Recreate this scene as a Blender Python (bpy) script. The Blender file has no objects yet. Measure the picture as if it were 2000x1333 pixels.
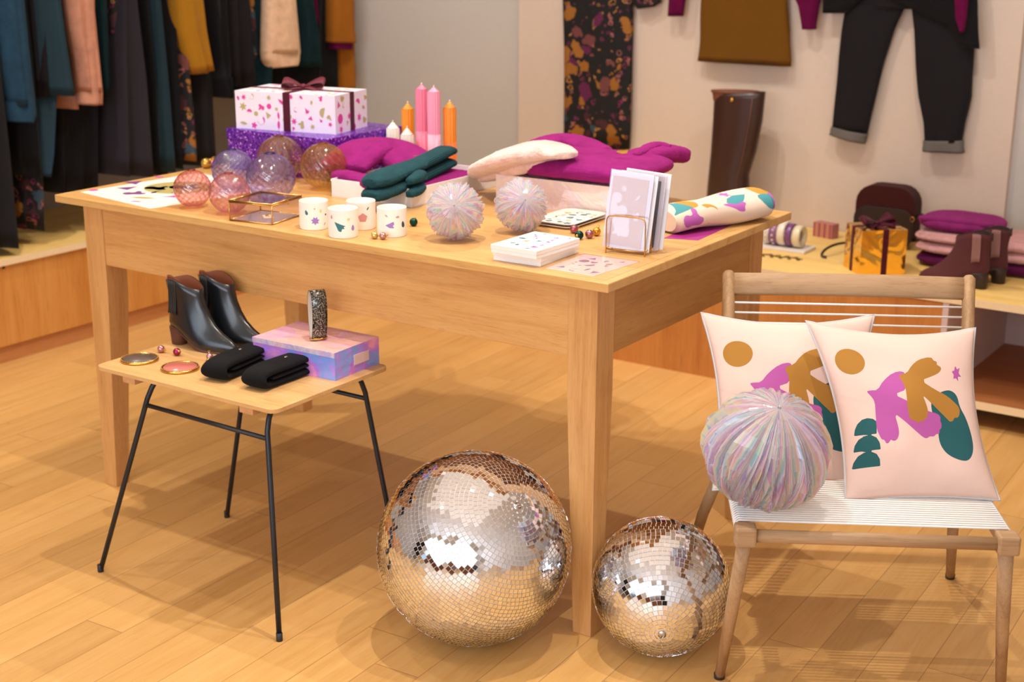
import bpy, math, random
import numpy as np
from mathutils import Vector, Matrix
from mathutils.geometry import tessellate_polygon
random.seed(7); rng = np.random.RandomState(11)
PI = math.pi
col = bpy.context.scene.collection
scene = bpy.context.scene

# ------------------------------------------------------------------ camera
CAM = Vector((1.53106, -2.64929, 1.66384))
YAW, PITCH, ROLL, FL = .593, .2853, .0045, 2800.8
def cam_axes():
    f = Vector((-math.sin(YAW)*math.cos(PITCH), math.cos(YAW)*math.cos(PITCH), -math.sin(PITCH)))
    r = Vector((math.cos(YAW), math.sin(YAW), 0)); u = r.cross(f)
    c, s = math.cos(ROLL), math.sin(ROLL)
    return c*r+s*u, -s*r+c*u, f
CR, CU, CF = cam_axes()
cd = bpy.data.cameras.new('camera'); cam = bpy.data.objects.new('camera', cd); col.objects.link(cam)
cam.matrix_world = Matrix(((CR.x, CU.x, -CF.x, CAM.x), (CR.y, CU.y, -CF.y, CAM.y), (CR.z, CU.z, -CF.z, CAM.z), (0, 0, 0, 1)))
cd.sensor_width = 36; cd.lens = FL/2000*36; cd.clip_start = .05; cd.clip_end = 60
cd.dof.use_dof = True; cd.dof.focus_distance = 3.15; cd.dof.aperture_fstop = 4.0
scene.camera = cam
def at(px, py, ax, v):
    """where the sight line of a photo pixel meets the plane ax = v"""
    d = CF + CR*((px-1000)/FL) - CU*((py-666.5)/FL)
    i = 'xyz'.index(ax)
    return CAM + d*((v-CAM[i])/d[i])

# ------------------------------------------------------------------ light and exposure
scene.view_settings.view_transform = 'Standard'; scene.view_settings.look = 'None'
scene.cycles.transparent_max_bounces = 48
scene.view_settings.exposure = -0.10; scene.view_settings.gamma = 1.0
w = bpy.data.worlds.new('world'); scene.world = w; w.use_nodes = True
w.node_tree.nodes['Background'].inputs[0].default_value = (.62, .76, 1, 1)
w.node_tree.nodes['Background'].inputs[1].default_value = 1.3
def area(name, loc, rot, sx, sy, power, color):
    l = bpy.data.lights.new(name, 'AREA'); l.shape = 'RECTANGLE'; l.size = sx; l.size_y = sy; l.energy = power; l.color = color
    o = bpy.data.objects.new(name, l); col.objects.link(o); o.location = loc; o.rotation_euler = rot; return o
def aim(o, tgt):
    o.rotation_euler = (Vector(tgt)-o.location).to_track_quat('-Z', 'Y').to_euler()
# daylight through the shop windows behind the camera
a = area('window_daylight', (.4, -4.85, 1.6), (PI/2, 0, 0), 5.6, 2.2, 178, (.85, .91, 1)); aim(a, (-.2, 0, .9))
WARM = (1, .95, .88)
SPOTS = [((-.30, -.12, 2.95), (-.33, .0, 0), 100, 120), ((.42, .25, 2.95), (.45, .35, 0), 88, 84), ((-1.1, 1.56, 2.95), (-1.1, 1.0, 0), 100, 105), ((-2.45, .2, 2.95), (-1.9, .2, 0), 105, 100),
         ((-1.5, -.5, 2.95), (-1.5, -.3, 0), 95, 38),
         ((-.9, 1.3, 2.95), (-.9, 2.9, .9), 80, 40), ((-1.9, 1.45, 2.95), (-2.2, 2.9, .8), 80, 42), ((.3, 1.3, 2.95), (.2, 2.9, .8), 80, 42),
         ((-1.9, .9, 2.95), (-3.2, 1.1, .8), 70, 45), ((-2.0, 2.1, 2.95), (-3.2, 2.2, .8), 70, 40),
         ((.3, -1.6, 2.95), (.3, -1.2, 0), 90, 35), ((-1.5, -1.6, 2.95), (-1.5, -1.3, 0), 90, 35)]
for i, (p, t, ang, e) in enumerate(SPOTS):
    l = bpy.data.lights.new('ceiling_spot_light', 'SPOT'); l.energy = e; l.color = WARM; l.spot_size = math.radians(ang); l.spot_blend = .6; l.shadow_soft_size = .018
    o = bpy.data.objects.new('ceiling_spot_light', l); col.objects.link(o); o.location = p; aim(o, t)
area('ceiling_bounce', (-.6, -.3, 2.93), (0, 0, 0), 3.6, 3.6, 16, (1, .9, .78))  # fill lamp added to soften the light, standing in for ceiling bounce

# ------------------------------------------------------------------ helpers: colours and materials
def hx(s):
    s = s.lstrip('#'); v = [int(s[i:i+2], 16)/255 for i in (0, 2, 4)]
    return tuple(c/12.92 if c <= .04045 else ((c+.055)/1.055)**2.4 for c in v)+(1,)
class NT:
    def __init__(s, name):
        s.m = bpy.data.materials.new(name); s.m.use_nodes = True; s.t = s.m.node_tree; s.n = s.t.nodes; s.l = s.t.links
        s.b = s.n['Principled BSDF']; s.out = s.n['Material Output']
    def new(s, t, **k):
        n = s.n.new(t)
        for a, v in k.items(): setattr(n, a, v)
        return n
    def link(s, a, b): s.l.new(a, b)
    def coord(s, scale=(1, 1, 1), kind='Object', rot=(0, 0, 0)):
        c = s.new('ShaderNodeTexCoord'); m = s.new('ShaderNodeMapping'); m.inputs['Scale'].default_value = scale; m.inputs['Rotation'].default_value = rot
        s.link(c.outputs[kind], m.inputs[0]); return m.outputs[0]
    def noise(s, vec, scale=5, detail=4, rough=.55, dist=0):
        n = s.new('ShaderNodeTexNoise'); n.inputs['Scale'].default_value = scale; n.inputs['Detail'].default_value = detail
        n.inputs['Roughness'].default_value = rough; n.inputs['Distortion'].default_value = dist
        s.link(vec, n.inputs['Vector']); return n
    def ramp(s, fac, stops, interp='LINEAR'):
        r = s.new('ShaderNodeValToRGB'); r.color_ramp.interpolation = interp; e = r.color_ramp.elements
        while len(e) < len(stops): e.new(.5)
        for k, (p, c) in enumerate(stops):
            e[k].position = p; e[k].color = c if len(c) == 4 else tuple(c)+(1,)
        s.link(fac, r.inputs[0]); return r.outputs[0]
    def mix(s, fac, a, b, mode='MIX'):
        m = s.new('ShaderNodeMix', data_type='RGBA', blend_type=mode)
        for v, k in ((fac, 0), (a, 6), (b, 7)):
            if isinstance(v, (int, float)): m.inputs[k].default_value = v
            elif isinstance(v, tuple): m.inputs[k].default_value = v
            else: s.link(v, m.inputs[k])
        return m.outputs[2]
    def math(s, op, a, b=0.0, c=0.0):
        m = s.new('ShaderNodeMath', operation=op)
        for i, v in enumerate((a, b, c)):
            if isinstance(v, (int, float)): m.inputs[i].default_value = v
            else: s.link(v, m.inputs[i])
        return m.outputs[0]
    def bump(s, h, strength=.3, dist=.002):
        b = s.new('ShaderNodeBump'); b.inputs['Strength'].default_value = strength; b.inputs['Distance'].default_value = dist
        s.link(h, b.inputs['Height']); s.link(b.outputs[0], s.b.inputs['Normal']); return b
    def set(s, **k):
        for a, v in k.items():
            a = a.replace('_', ' ')
            if isinstance(v, (int, float, tuple)): s.b.inputs[a].default_value = v
            else: s.link(v, s.b.inputs[a])
        return s
MC = {}
def plain(name, c, rough=.5, metal=0, bump=0, bscale=300, spec=.5, coat=0, sheen=0):
    if name in MC: return MC[name]
    t = NT(name); cc = hx(c)
    v = t.coord(); n = t.noise(v, bscale if bump else 40, 3)
    t.set(Base_Color=t.mix(t.math('MULTIPLY', n.outputs[0], .22), cc, tuple(x*.72 for x in cc[:3])+(1,)), Roughness=rough, Metallic=metal)
    t.b.inputs['Specular IOR Level'].default_value = spec; t.b.inputs['Coat Weight'].default_value = coat; t.b.inputs['Sheen Weight'].default_value = sheen
    if bump: t.bump(n.outputs[0], bump, .002)
    MC[name] = t.m; return t.m
def knit(name, c, rib=0, fuzz=.5, scale=1.0):
    """woolly cloth; rib > 0 adds vertical ribs"""
    if name in MC: return MC[name]
    t = NT(name); cc = hx(c); v = t.coord()
    n1 = t.noise(v, 25, 4); n2 = t.noise(v, 260*scale, 4, .75)
    f = t.math('ADD', t.math('MULTIPLY', n1.outputs[0], .5), t.math('MULTIPLY', n2.outputs[0], .5))
    t.set(Base_Color=t.ramp(f, [(.3, tuple(x*.62 for x in cc[:3])), (.7, tuple(min(1, x*1.22) for x in cc[:3]))]), Roughness=.95)
    t.b.inputs['Sheen Weight'].default_value = fuzz; t.b.inputs['Sheen Roughness'].default_value = .5
    t.b.inputs['Sheen Tint'].default_value = tuple(min(1, x*1.5+.03) for x in cc[:3])+(1,); t.b.inputs['Specular IOR Level'].default_value = .15
    h = n2.outputs[0]
    t.bump(h, .6, .003); MC[name] = t.m; return t.m
def cloth(name, c, rough=.8, weave=.25, wr=1.0):
    if name in MC: return MC[name]
    t = NT(name); cc = hx(c); v = t.coord(); n1 = t.noise(v, 9, 4); n2 = t.noise(v, 900, 2)
    t.set(Base_Color=t.mix(n1.outputs[0], tuple(x*.86 for x in cc[:3])+(1,), tuple(min(1, x*1.1) for x in cc[:3])+(1,)), Roughness=rough)
    t.b.inputs['Sheen Weight'].default_value = .05; t.b.inputs['Specular IOR Level'].default_value = .18
    n3 = t.noise(v, 14, 3, .5, .6)
    t.bump(t.math('ADD', t.math('MULTIPLY', n2.outputs[0], weave), t.math('MULTIPLY', n3.outputs[0], 1.2*wr)), .35, .006); MC[name] = t.m; return t.m
def wood(name, c1, c2, axis='X', scale=1.0, rough=.45, c3=None):
    if name in MC: return MC[name]
    t = NT(name); s = {'X': (1.2, 14, 14), 'Y': (14, 1.2, 14), 'Z': (14, 14, 1.2)}[axis]
    v = t.coord(tuple(x*scale for x in s)); n1 = t.noise(v, 1.6, 6, .6, .7); n2 = t.noise(t.coord(tuple(x*scale*(7 if x > 5 else 4) for x in s)), 1.5, 3, .6)
    f = t.math('ADD', t.math('MULTIPLY', n1.outputs[0], .75), t.math('MULTIPLY', n2.outputs[0], .25))
    c = t.ramp(f, [(.3, hx(c2)), (.5, hx(c1)), (.72, hx(c3 or c1))])
    n3 = t.noise(t.coord(tuple(x*scale*(22 if x > 5 else 9) for x in s)), 1.5, 2, .5); po = t.ramp(n3.outputs[0], [(.30, (.72, .66, .6)), (.42, (1, 1, 1))])
    t.set(Base_Color=t.mix(.75, c, po, 'MULTIPLY'), Roughness=rough); t.b.inputs['Specular IOR Level'].default_value = .4
    t.bump(n3.outputs[0], .2, .001); MC[name] = t.m; return t.m
def glassy(name, tint, rough=.02, edge=None, ior=1.45, strength=.5, rib=False):
    """thin blown glass: tinted see-through wall with a fresnel shine"""
    if name in MC: return MC[name]
    t = NT(name); t.n.remove(t.b)
    tr = t.new('ShaderNodeBsdfTransparent'); gl = t.new('ShaderNodeBsdfGlossy'); gl.inputs['Roughness'].default_value = rough
    lw = t.new('ShaderNodeLayerWeight'); lw.inputs[0].default_value = .5
    f = lw.outputs['Facing']; fe = t.math('POWER', f, 3.0); ex = 0.0
    if rib:
        at_ = t.new('ShaderNodeAttribute', attribute_name='rib'); rb = t.math('POWER', t.math('ADD', t.math('MULTIPLY', at_.outputs['Fac'], .5), .5), 4.0)
        fe = t.math('MINIMUM', t.math('ADD', fe, t.math('MULTIPLY', rb, .85)), 1.0); ex = t.math('MULTIPLY', rb, .22)
    c = t.mix(fe, hx(tint), hx(edge or tint)); t.link(c, tr.inputs[0])
    mx = t.new('ShaderNodeMixShader'); t.link(t.math('ADD', t.math('ADD', t.math('MULTIPLY', t.math('POWER', f, 4.0), .5), .07*strength*2), ex), mx.inputs[0]); t.link(tr.outputs[0], mx.inputs[1]); t.link(gl.outputs[0], mx.inputs[2])
    if rib:
        df = t.new('ShaderNodeBsdfTranslucent'); t.link(t.mix(.55, hx(tint), hx(edge)), df.inputs[0]); m3 = t.new('ShaderNodeMixShader'); m3.inputs[0].default_value = .16
        t.link(mx.outputs[0], m3.inputs[1]); t.link(df.outputs[0], m3.inputs[2]); mx = m3
    t.link(mx.outputs[0], t.out.inputs[0]); MC[name] = t.m; return t.m
def film(name, opacity=.6, base='#e8e6ee', scale=6.0, rough=.12, sat=1.0, metal=.3, leaf=False):
    """iridescent cellophane: thin-film interference over a pale, partly clear foil"""
    if name in MC: return MC[name]
    t = NT(name); v = t.coord(); n = t.noise(v, scale, 3, .6, 1.0)
    t.set(Metallic=metal, Roughness=rough); t.b.inputs['Coat Weight'].default_value = .6; t.b.inputs['Coat Roughness'].default_value = .05
    n2 = t.noise(v, scale*5, 3, .7, .6); t.bump(n2.outputs[0], .12 if leaf else .5, .004)
    lw = t.new('ShaderNodeLayerWeight'); lw.inputs[0].default_value = .5
    f = t.math('ADD', t.math('MULTIPLY', lw.outputs['Facing'], 1.0 if leaf else .7), t.math('MULTIPLY', n.outputs[0], .12 if leaf else 1.6))
    if leaf: a_ = t.new('ShaderNodeAttribute', attribute_name='hue'); f = t.math('ADD', f, t.math('MULTIPLY', a_.outputs['Fac'], 2.2))
    f = t.math('FRACT', f)
    pal = t.ramp(f, [(0, hx('#f6f2f0')), (.12, hx('#f2a6cc')), (.22, hx('#f9e88e')), (.34, hx('#f6f6ee')), (.46, hx('#a2e8bc')), (.56, hx('#86d6f2')), (.66, hx('#f2f4f8')), (.78, hx('#a594ee')), (.88, hx('#f8a8c8')), (1, hx('#f6f2f0'))])
    t.link(t.mix(sat, hx(base), pal), t.b.inputs['Base Color'])
    tr = t.new('ShaderNodeBsdfTransparent'); tr.inputs[0].default_value = (.98, .98, 1, 1)
    tl = t.new('ShaderNodeBsdfTranslucent'); t.link(pal, tl.inputs[0])
    m0 = t.new('ShaderNodeMixShader'); m0.inputs[0].default_value = .5; t.link(t.b.outputs[0], m0.inputs[1]); t.link(tl.outputs[0], m0.inputs[2])
    mx = t.new('ShaderNodeMixShader'); mx.inputs[0].default_value = opacity; t.link(tr.outputs[0], mx.inputs[1]); t.link(m0.outputs[0], mx.inputs[2])
    t.link(mx.outputs[0], t.out.inputs[0]); MC[name] = t.m; return t.m
def floral(name, scale=11.0, dark='#141114'):
    if name in MC: return MC[name]
    t = NT(name); v = t.coord(); nz = t.noise(v, scale*.9, 3, .6); 
    vm = t.new('ShaderNodeVectorMath', operation='ADD'); vs = t.new('ShaderNodeVectorMath', operation='SCALE'); vs.inputs['Scale'].default_value = .11
    t.link(nz.outputs['Color'], vs.inputs[0]); t.link(v, vm.inputs[0]); t.link(vs.outputs[0], vm.inputs[1])
    vo = t.new('ShaderNodeTexVoronoi'); vo.inputs['Scale'].default_value = scale; t.link(vm.outputs[0], vo.inputs['Vector'])
    vo2 = t.new('ShaderNodeTexVoronoi'); vo2.inputs['Scale'].default_value = scale*2.3; t.link(vm.outputs[0], vo2.inputs['Vector'])
    se = t.new('ShaderNodeSeparateColor'); t.link(vo.outputs['Color'], se.inputs[0]); se2 = t.new('ShaderNodeSeparateColor'); t.link(vo2.outputs['Color'], se2.inputs[0])
    pal = t.ramp(se.outputs[0], [(0, hx('#97601c')), (.22, hx('#5e1544')), (.42, hx('#431a22')), (.6, hx('#6e3a38')), (.78, hx('#9c6420')), (.9, hx('#2f4555'))], 'CONSTANT')
    pal2 = t.ramp(se2.outputs[0], [(0, hx('#9b5a55')), (.35, hx('#141114')), (.6, hx('#74244f')), (.8, hx('#b27a3a'))], 'CONSTANT')
    m1 = t.math('LESS_THAN', vo.outputs['Distance'], .40); m2 = t.math('LESS_THAN', t.math('ABSOLUTE', t.math('SUBTRACT', vo2.outputs['Distance'], .30)), .07)
    t.set(Base_Color=t.mix(m1, t.mix(m2, hx(dark), pal2), pal), Roughness=.8); MC[name] = t.m; return t.m
def inked(name, base, inks, rough=.8, bump=None):
    """printed surface: each ink fills where its float attribute k<i> is below zero"""
    t = NT(name); v = t.coord(); n1 = t.noise(v, 12, 4); cc = hx(base)
    c = t.mix(n1.outputs[0], tuple(x*.93 for x in cc[:3])+(1,), tuple(min(1, x*1.05) for x in cc[:3])+(1,))
    for i, ink in enumerate(inks):
        a = t.new('ShaderNodeAttribute', attribute_name='k%d' % i)
        c = t.mix(t.math('LESS_THAN', a.outputs['Fac'], 0.0), c, hx(ink))
    t.set(Base_Color=c, Roughness=rough); t.b.inputs['Specular IOR Level'].default_value = .3
    if bump == 'cloth':
        n2 = t.noise(v, 900, 2); n3 = t.noise(v, 11, 3, .5, .8); t.bump(t.math('ADD', t.math('MULTIPLY', n2.outputs[0], .1), n3.outputs[0]), .3, .007)
    return t.m

# ------------------------------------------------------------------ helpers: meshes
class MB:
    def __init__(s): s.v = []; s.f = []; s.mi = []; s.sm = []
    def add(s, v, f, mi=0, sm=False, M=None):
        o = len(s.v)
        s.v += [tuple(M @ Vector(p)) for p in v] if M is not None else [tuple(p) for p in v]
        s.f += [tuple(i+o for i in q) for q in f]; s.mi += [mi]*len(f); s.sm += [sm]*len(f); return s
    def box(s, x0, x1, y0, y1, z0, z1, mi=0, M=None):
        v = [(x0, y0, z0), (x1, y0, z0), (x1, y1, z0), (x0, y1, z0), (x0, y0, z1), (x1, y0, z1), (x1, y1, z1), (x0, y1, z1)]
        return s.add(v, [(0, 3, 2, 1), (4, 5, 6, 7), (0, 1, 5, 4), (1, 2, 6, 5), (2, 3, 7, 6), (3, 0, 4, 7)], mi, False, M)
    def loft(s, rings, mi=0, sm=True, caps=True, M=None, closed=False):
        n = len(rings[0]); v = [p for r in rings for p in r]; f = []
        R = len(rings)
        for i in range(R if closed else R-1):
            a = i*n; b = ((i+1) % R)*n
            for j in range(n): k = (j+1) % n; f.append((a+j, a+k, b+k, b+j))
        if caps and not closed:
            f.append(tuple(range(n-1, -1, -1))); f.append(tuple((R-1)*n+j for j in range(n)))
        return s.add(v, f, mi, sm, M)
    def tube(s, path, rad, seg=12, mi=0, M=None, flat=None, up=None, sq=2.0, caps=True, closed=False):
        """rad: number or list; flat: (a,b) factors for an oval section, a along the side vector; up fixes the frame"""
        P = [Vector(p) for p in path]; n = len(P); rad = rad if isinstance(rad, (list, tuple)) else [rad]*n
        fa, fb = flat or (1, 1); rings = []; prev = None
        for i in range(n):
            if closed: t = P[(i+1) % n]-P[i-1]
            else: t = P[min(i+1, n-1)]-P[max(i-1, 0)]
            t = t.normalized() if t.length > 1e-9 else Vector((0, 0, 1))
            if up is not None: sd = Vector(up).cross(t); sd = sd.normalized() if sd.length > 1e-6 else (prev or Vector((1, 0, 0)))
            elif prev is None: a = Vector((0, 0, 1)) if abs(t.z) < .9 else Vector((1, 0, 0)); sd = a.cross(t).normalized()
            else: sd = (prev-t*prev.dot(t)).normalized()
            prev = sd; nn = t.cross(sd); r = rad[i]; ra, rb = (r if isinstance(r, (tuple, list)) else (r*fa, r*fb)); ring = []
            for k in range(seg):
                c, q = math.cos(2*PI*k/seg), math.sin(2*PI*k/seg)
                c = math.copysign(abs(c)**(2/sq), c); q = math.copysign(abs(q)**(2/sq), q)
                ring.append(P[i]+sd*(ra*c)+nn*(rb*q))
            rings.append(ring)
        return s.loft(rings, mi, True, caps, M, closed)
    def lathe(s, prof, seg=32, mi=0, M=None, caps=True, fn=None):
        rings = []
        for (r, z) in prof:
            rings.append([((r if fn is None else fn(r, z, 2*PI*k/seg))*math.cos(2*PI*k/seg), (r if fn is None else fn(r, z, 2*PI*k/seg))*math.sin(2*PI*k/seg), z) for k in range(seg)])
        return s.loft(rings, mi, True, caps, M)
    def prism(s, poly, z0, z1, mi=0, M=None):
        n = len(poly); v = [(x, y, z0) for x, y in poly]+[(x, y, z1) for x, y in poly]
        f = [(i, (i+1) % n, n+(i+1) % n, n+i) for i in range(n)]
        for tri in tessellate_polygon([[Vector((x, y, 0)) for x, y in poly]]):
            a, b, c = tri
            cr = (poly[b][0]-poly[a][0])*(poly[c][1]-poly[a][1])-(poly[b][1]-poly[a][1])*(poly[c][0]-poly[a][0])
            if cr < 0: b, c = c, b
            f.append((n+a, n+b, n+c)); f.append((c, b, a))
        return s.add(v, f, mi, False, M)
    def grid(s, fn, nu, nv, mi=0, sm=True, M=None, wu=False):
        v = [fn(i/nu, j/nv) for i in range(nu+(0 if wu else 1)) for j in range(nv+1)]; f = []
        for i in range(nu):
            for j in range(nv):
                a = i*(nv+1)+j; b = ((i+1) % nu if wu else i+1)*(nv+1)+j; f.append((a, b, b+1, a+1))
        return s.add(v, f, mi, sm, M)
    def sphere(s, r, c=(0, 0, 0), nu=24, nv=14, mi=0, sc=(1, 1, 1), M=None):
        prof = [(r*math.sin(PI*j/nv) if 0 < j < nv else r*.002, -r*math.cos(PI*j/nv)) for j in range(nv+1)]
        T = Matrix.Translation(c) @ Matrix.Diagonal((*sc, 1)); return s.lathe(prof, nu, mi, (M @ T) if M is not None else T)
    def make(s, name, mats, parent=None, bevel=0, sub=0, M=None, normals=True):
        me = bpy.data.meshes.new(name); me.from_pydata(s.v, [], s.f); me.update()
        mats = mats if isinstance(mats, (list, tuple)) else [mats]
        for m in mats: me.materials.append(m)
        me.polygons.foreach_set('material_index', s.mi); me.polygons.foreach_set('use_smooth', s.sm)
        if normals:
            import bmesh
            b = bmesh.new(); b.from_mesh(me); bmesh.ops.recalc_face_normals(b, faces=b.faces[:]); b.to_mesh(me); b.free()
        o = bpy.data.objects.new(name, me); col.objects.link(o)
        if parent is not None: o.parent = parent
        if M is not None: o.matrix_local = M
        if bevel:
            bm = o.modifiers.new('bevel', 'BEVEL'); bm.width = bevel; bm.segments = 2; bm.limit_method = 'ANGLE'; bm.angle_limit = math.radians(35)
        if sub:
            sm_ = o.modifiers.new('sub', 'SUBSURF'); sm_.levels = sub; sm_.render_levels = sub
        return o
def tag(o, label, cat, group=None, kind=None):
    o['label'] = label; o['category'] = cat
    if group: o['group'] = group
    if kind: o['kind'] = kind
    return o
def thing(name, label, cat, loc=(0, 0, 0), rz=0, group=None):
    o = bpy.data.objects.new(name, None); col.objects.link(o); o.empty_display_size = .05
    o.location = loc; o.rotation_euler = (0, 0, rz); return tag(o, label, cat, group)
def structure(o): o['kind'] = 'structure'; return o
def RT(loc=(0, 0, 0), rx=0, ry=0, rz=0):
    return Matrix.Translation(loc) @ Matrix.Rotation(rz, 4, 'Z') @ Matrix.Rotation(ry, 4, 'Y') @ Matrix.Rotation(rx, 4, 'X')
def frame(o, ux, uy, uz=None):
    ux = Vector(ux).normalized(); uz = Vector(uz) if uz is not None else ux.cross(Vector(uy)); uz.normalize(); uy = uz.cross(ux).normalized()
    return Matrix(((ux.x, uy.x, uz.x, o[0]), (ux.y, uy.y, uz.y, o[1]), (ux.z, uy.z, uz.z, o[2]), (0, 0, 0, 1)))
def arc(c, r, a0, a1, n, plane='xz', off=0):
    out = []
    for i in range(n+1):
        a = a0+(a1-a0)*i/n; p, q = c[0]+r*math.cos(a), c[1]+r*math.sin(a)
        out.append({'xz': (p, off, q), 'xy': (p, q, off), 'yz': (off, p, q)}[plane])
    return out
def smooth(P, n=2, closed=False):
    P = [Vector(p) for p in P]
    for _ in range(n):
        Q = []; L = len(P)
        if not closed: Q.append(P[0])
        for i in range(L if closed else L-1):
            a, b = P[i], P[(i+1) % L]; Q.append(a*.75+b*.25); Q.append(a*.25+b*.75)
        if not closed: Q.append(P[-1])
        P = Q
    return P
def chaikin2(poly, n=2): return [(p.x, p.y) for p in smooth([(x, y, 0) for x, y in poly], n, True)]

# ---- flat printed motifs (unit sized outlines)
def star(n=7, r=.45, ro=0): return [((1 if k % 2 == 0 else r)*math.cos(PI*k/n+ro), (1 if k % 2 == 0 else r)*math.sin(PI*k/n+ro)) for k in range(2*n)]
def disc(n=20, sx=1, sy=1): return [(sx*math.cos(2*PI*k/n), sy*math.sin(2*PI*k/n)) for k in range(n)]
def flower(n=5, d=.22): return [((1-d+d*math.cos(n*a))*math.cos(a), (1-d+d*math.cos(n*a))*math.sin(a)) for a in [2*PI*k/(n*7) for k in range(n*7)]]
def half(n=12): return [(math.cos(PI*k/n), math.sin(PI*k/n)-.4) for k in range(n+1)]
WING = chaikin2([(-1, .55), (-.1, .35), (.55, .75), (.95, .4), (.75, .1), (1, -.15), (.6, -.3), (.55, -.6), (.1, -.45), (-.2, -.1)], 1)
HEART = chaikin2([(0, -1), (-.95, .1), (-.75, .8), (-.2, .75), (0, .35), (.2, .75), (.75, .8), (.95, .1)], 1)
DROP = chaikin2([(0, 1.1), (-.55, .1), (-.5, -.7), (0, -.95), (.5, -.7), (.55, .1)], 1)
TRI = [(-.9, -.55), (.9, -.35), (0, .9)]
MOON = [(math.cos(a), math.sin(a)) for a in [(-.3+1.6*k/8)*PI/1.3 for k in range(9)]]+[(.25+.75*math.cos(a), .15+.75*math.sin(a)) for a in [(-.3+1.6*k/8)*PI/1.3 for k in range(8, -1, -1)]]
LEAF = [(-1, 0), (-.4, .3), (.3, .3), (1, 0), (.3, -.3), (-.4, -.3)]
PETAL = chaikin2([(-.9, 0), (-.6, .5), (0, .25), (.1, .9), (.5, .75), (.4, .2), (.95, -.1), (.6, -.6), (0, -.4), (-.5, -.6)], 1)
SHAPES = [star(6, .45), flower(), WING, HEART, DROP, TRI, MOON, LEAF, PETAL, disc(14), half()]
def put(poly, x, y, s, rot=0, sy=1):
    c, q = math.cos(rot), math.sin(rot); return [(x+s*(c*a-q*b*sy), y+s*(q*a+c*b*sy)) for a, b in poly]
def scatter(mb, w, h, n, size, mis, M, z=.0003, seed=1, margin=.9, shapes=SHAPES):
    """printed motifs laid over a flat w x h face"""
    r = random.Random(seed); done = []; k = 0; tries = 0
    while k < n and tries < n*40:
        tries += 1; s = size*r.uniform(.6, 1.35); x, y = r.uniform(s*margin, w-s*margin), r.uniform(s*margin, h-s*margin)
        if any((x-a)**2+(y-b)**2 < (s+c)**2*1.1 for a, b, c in done): continue
        done.append((x, y, s)); mb.prism(put(r.choice(shapes), x, y, s, r.uniform(0, 6.3)), 0, z, r.choice(mis), M); k += 1
def sdf(P, poly):
    """signed distance of points to a closed outline, negative inside"""
    A = np.array(poly, float); B = np.roll(A, -1, 0); d = np.full(len(P), 1e9); ins = np.zeros(len(P), bool)
    for a, b in zip(A, B):
        e = b-a; w_ = P-a; t = np.clip((w_ @ e)/(e @ e+1e-12), 0, 1); q = w_-np.outer(t, e); d = np.minimum(d, np.hypot(q[:, 0], q[:, 1]))
        c = (a[1] > P[:, 1]) != (b[1] > P[:, 1])
        with np.errstate(divide='ignore', invalid='ignore'): xi = (b[0]-a[0])*(P[:, 1]-a[1])/(b[1]-a[1]+1e-15)+a[0]
        ins ^= c & (P[:, 0] < xi)
    return np.where(ins, -d, d)
def paint(o, P, layers):
    """P: (n,2) print coordinates per vertex; layers: list of lists of outlines"""
    for i, polys in enumerate(layers):
        d = np.full(len(P), 1.0)
        for q in polys: d = np.minimum(d, sdf(P, q))
        a = o.data.attributes.new('k%d' % i, 'FLOAT', 'POINT'); a.data.foreach_set('value', d.astype(np.float32))

# ------------------------------------------------------------------ materials
M_GOLD = plain('gold', '#d8a850', .22, 1); M_BRASS = plain('brass', '#cda25c', .3, 1); M_STEEL = plain('steel', '#c9c9cc', .2, 1)
M_BLACKM = plain('black_steel', '#23262c', .38, .3); M_WHITE = plain('white_paper', '#f1ece8', .6); M_WHITECARD = plain('white_board', '#efeae6', .5)
M_PINKP = plain('pink_paper', '#f2dccd', .6); M_MAG = plain('magenta_ink', '#d03f9c', .6); M_PUR = plain('purple_ink', '#6d3a78', .6); M_OLIVE = plain('olive_ink', '#a79a5c', .6)
M_TEAL = plain('teal_ink', '#2f7470', .6); M_OCHRE = plain('ochre_ink', '#c08a34', .6); M_ORCH = plain('orchid_ink', '#b95bab', .6)
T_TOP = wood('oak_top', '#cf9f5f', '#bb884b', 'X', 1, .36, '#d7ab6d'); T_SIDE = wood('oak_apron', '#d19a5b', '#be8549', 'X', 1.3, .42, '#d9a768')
T_END_SHADE = wood('oak_end_apron', '#be8748', '#a8733a', 'Y', 1.3, .42, '#c79355'); T_LEG = wood('oak_leg', '#cf995c', '#bb8348', 'Z', 1.2, .42, '#d7a567')  # end apron colour darkened to hold its side shading

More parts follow.
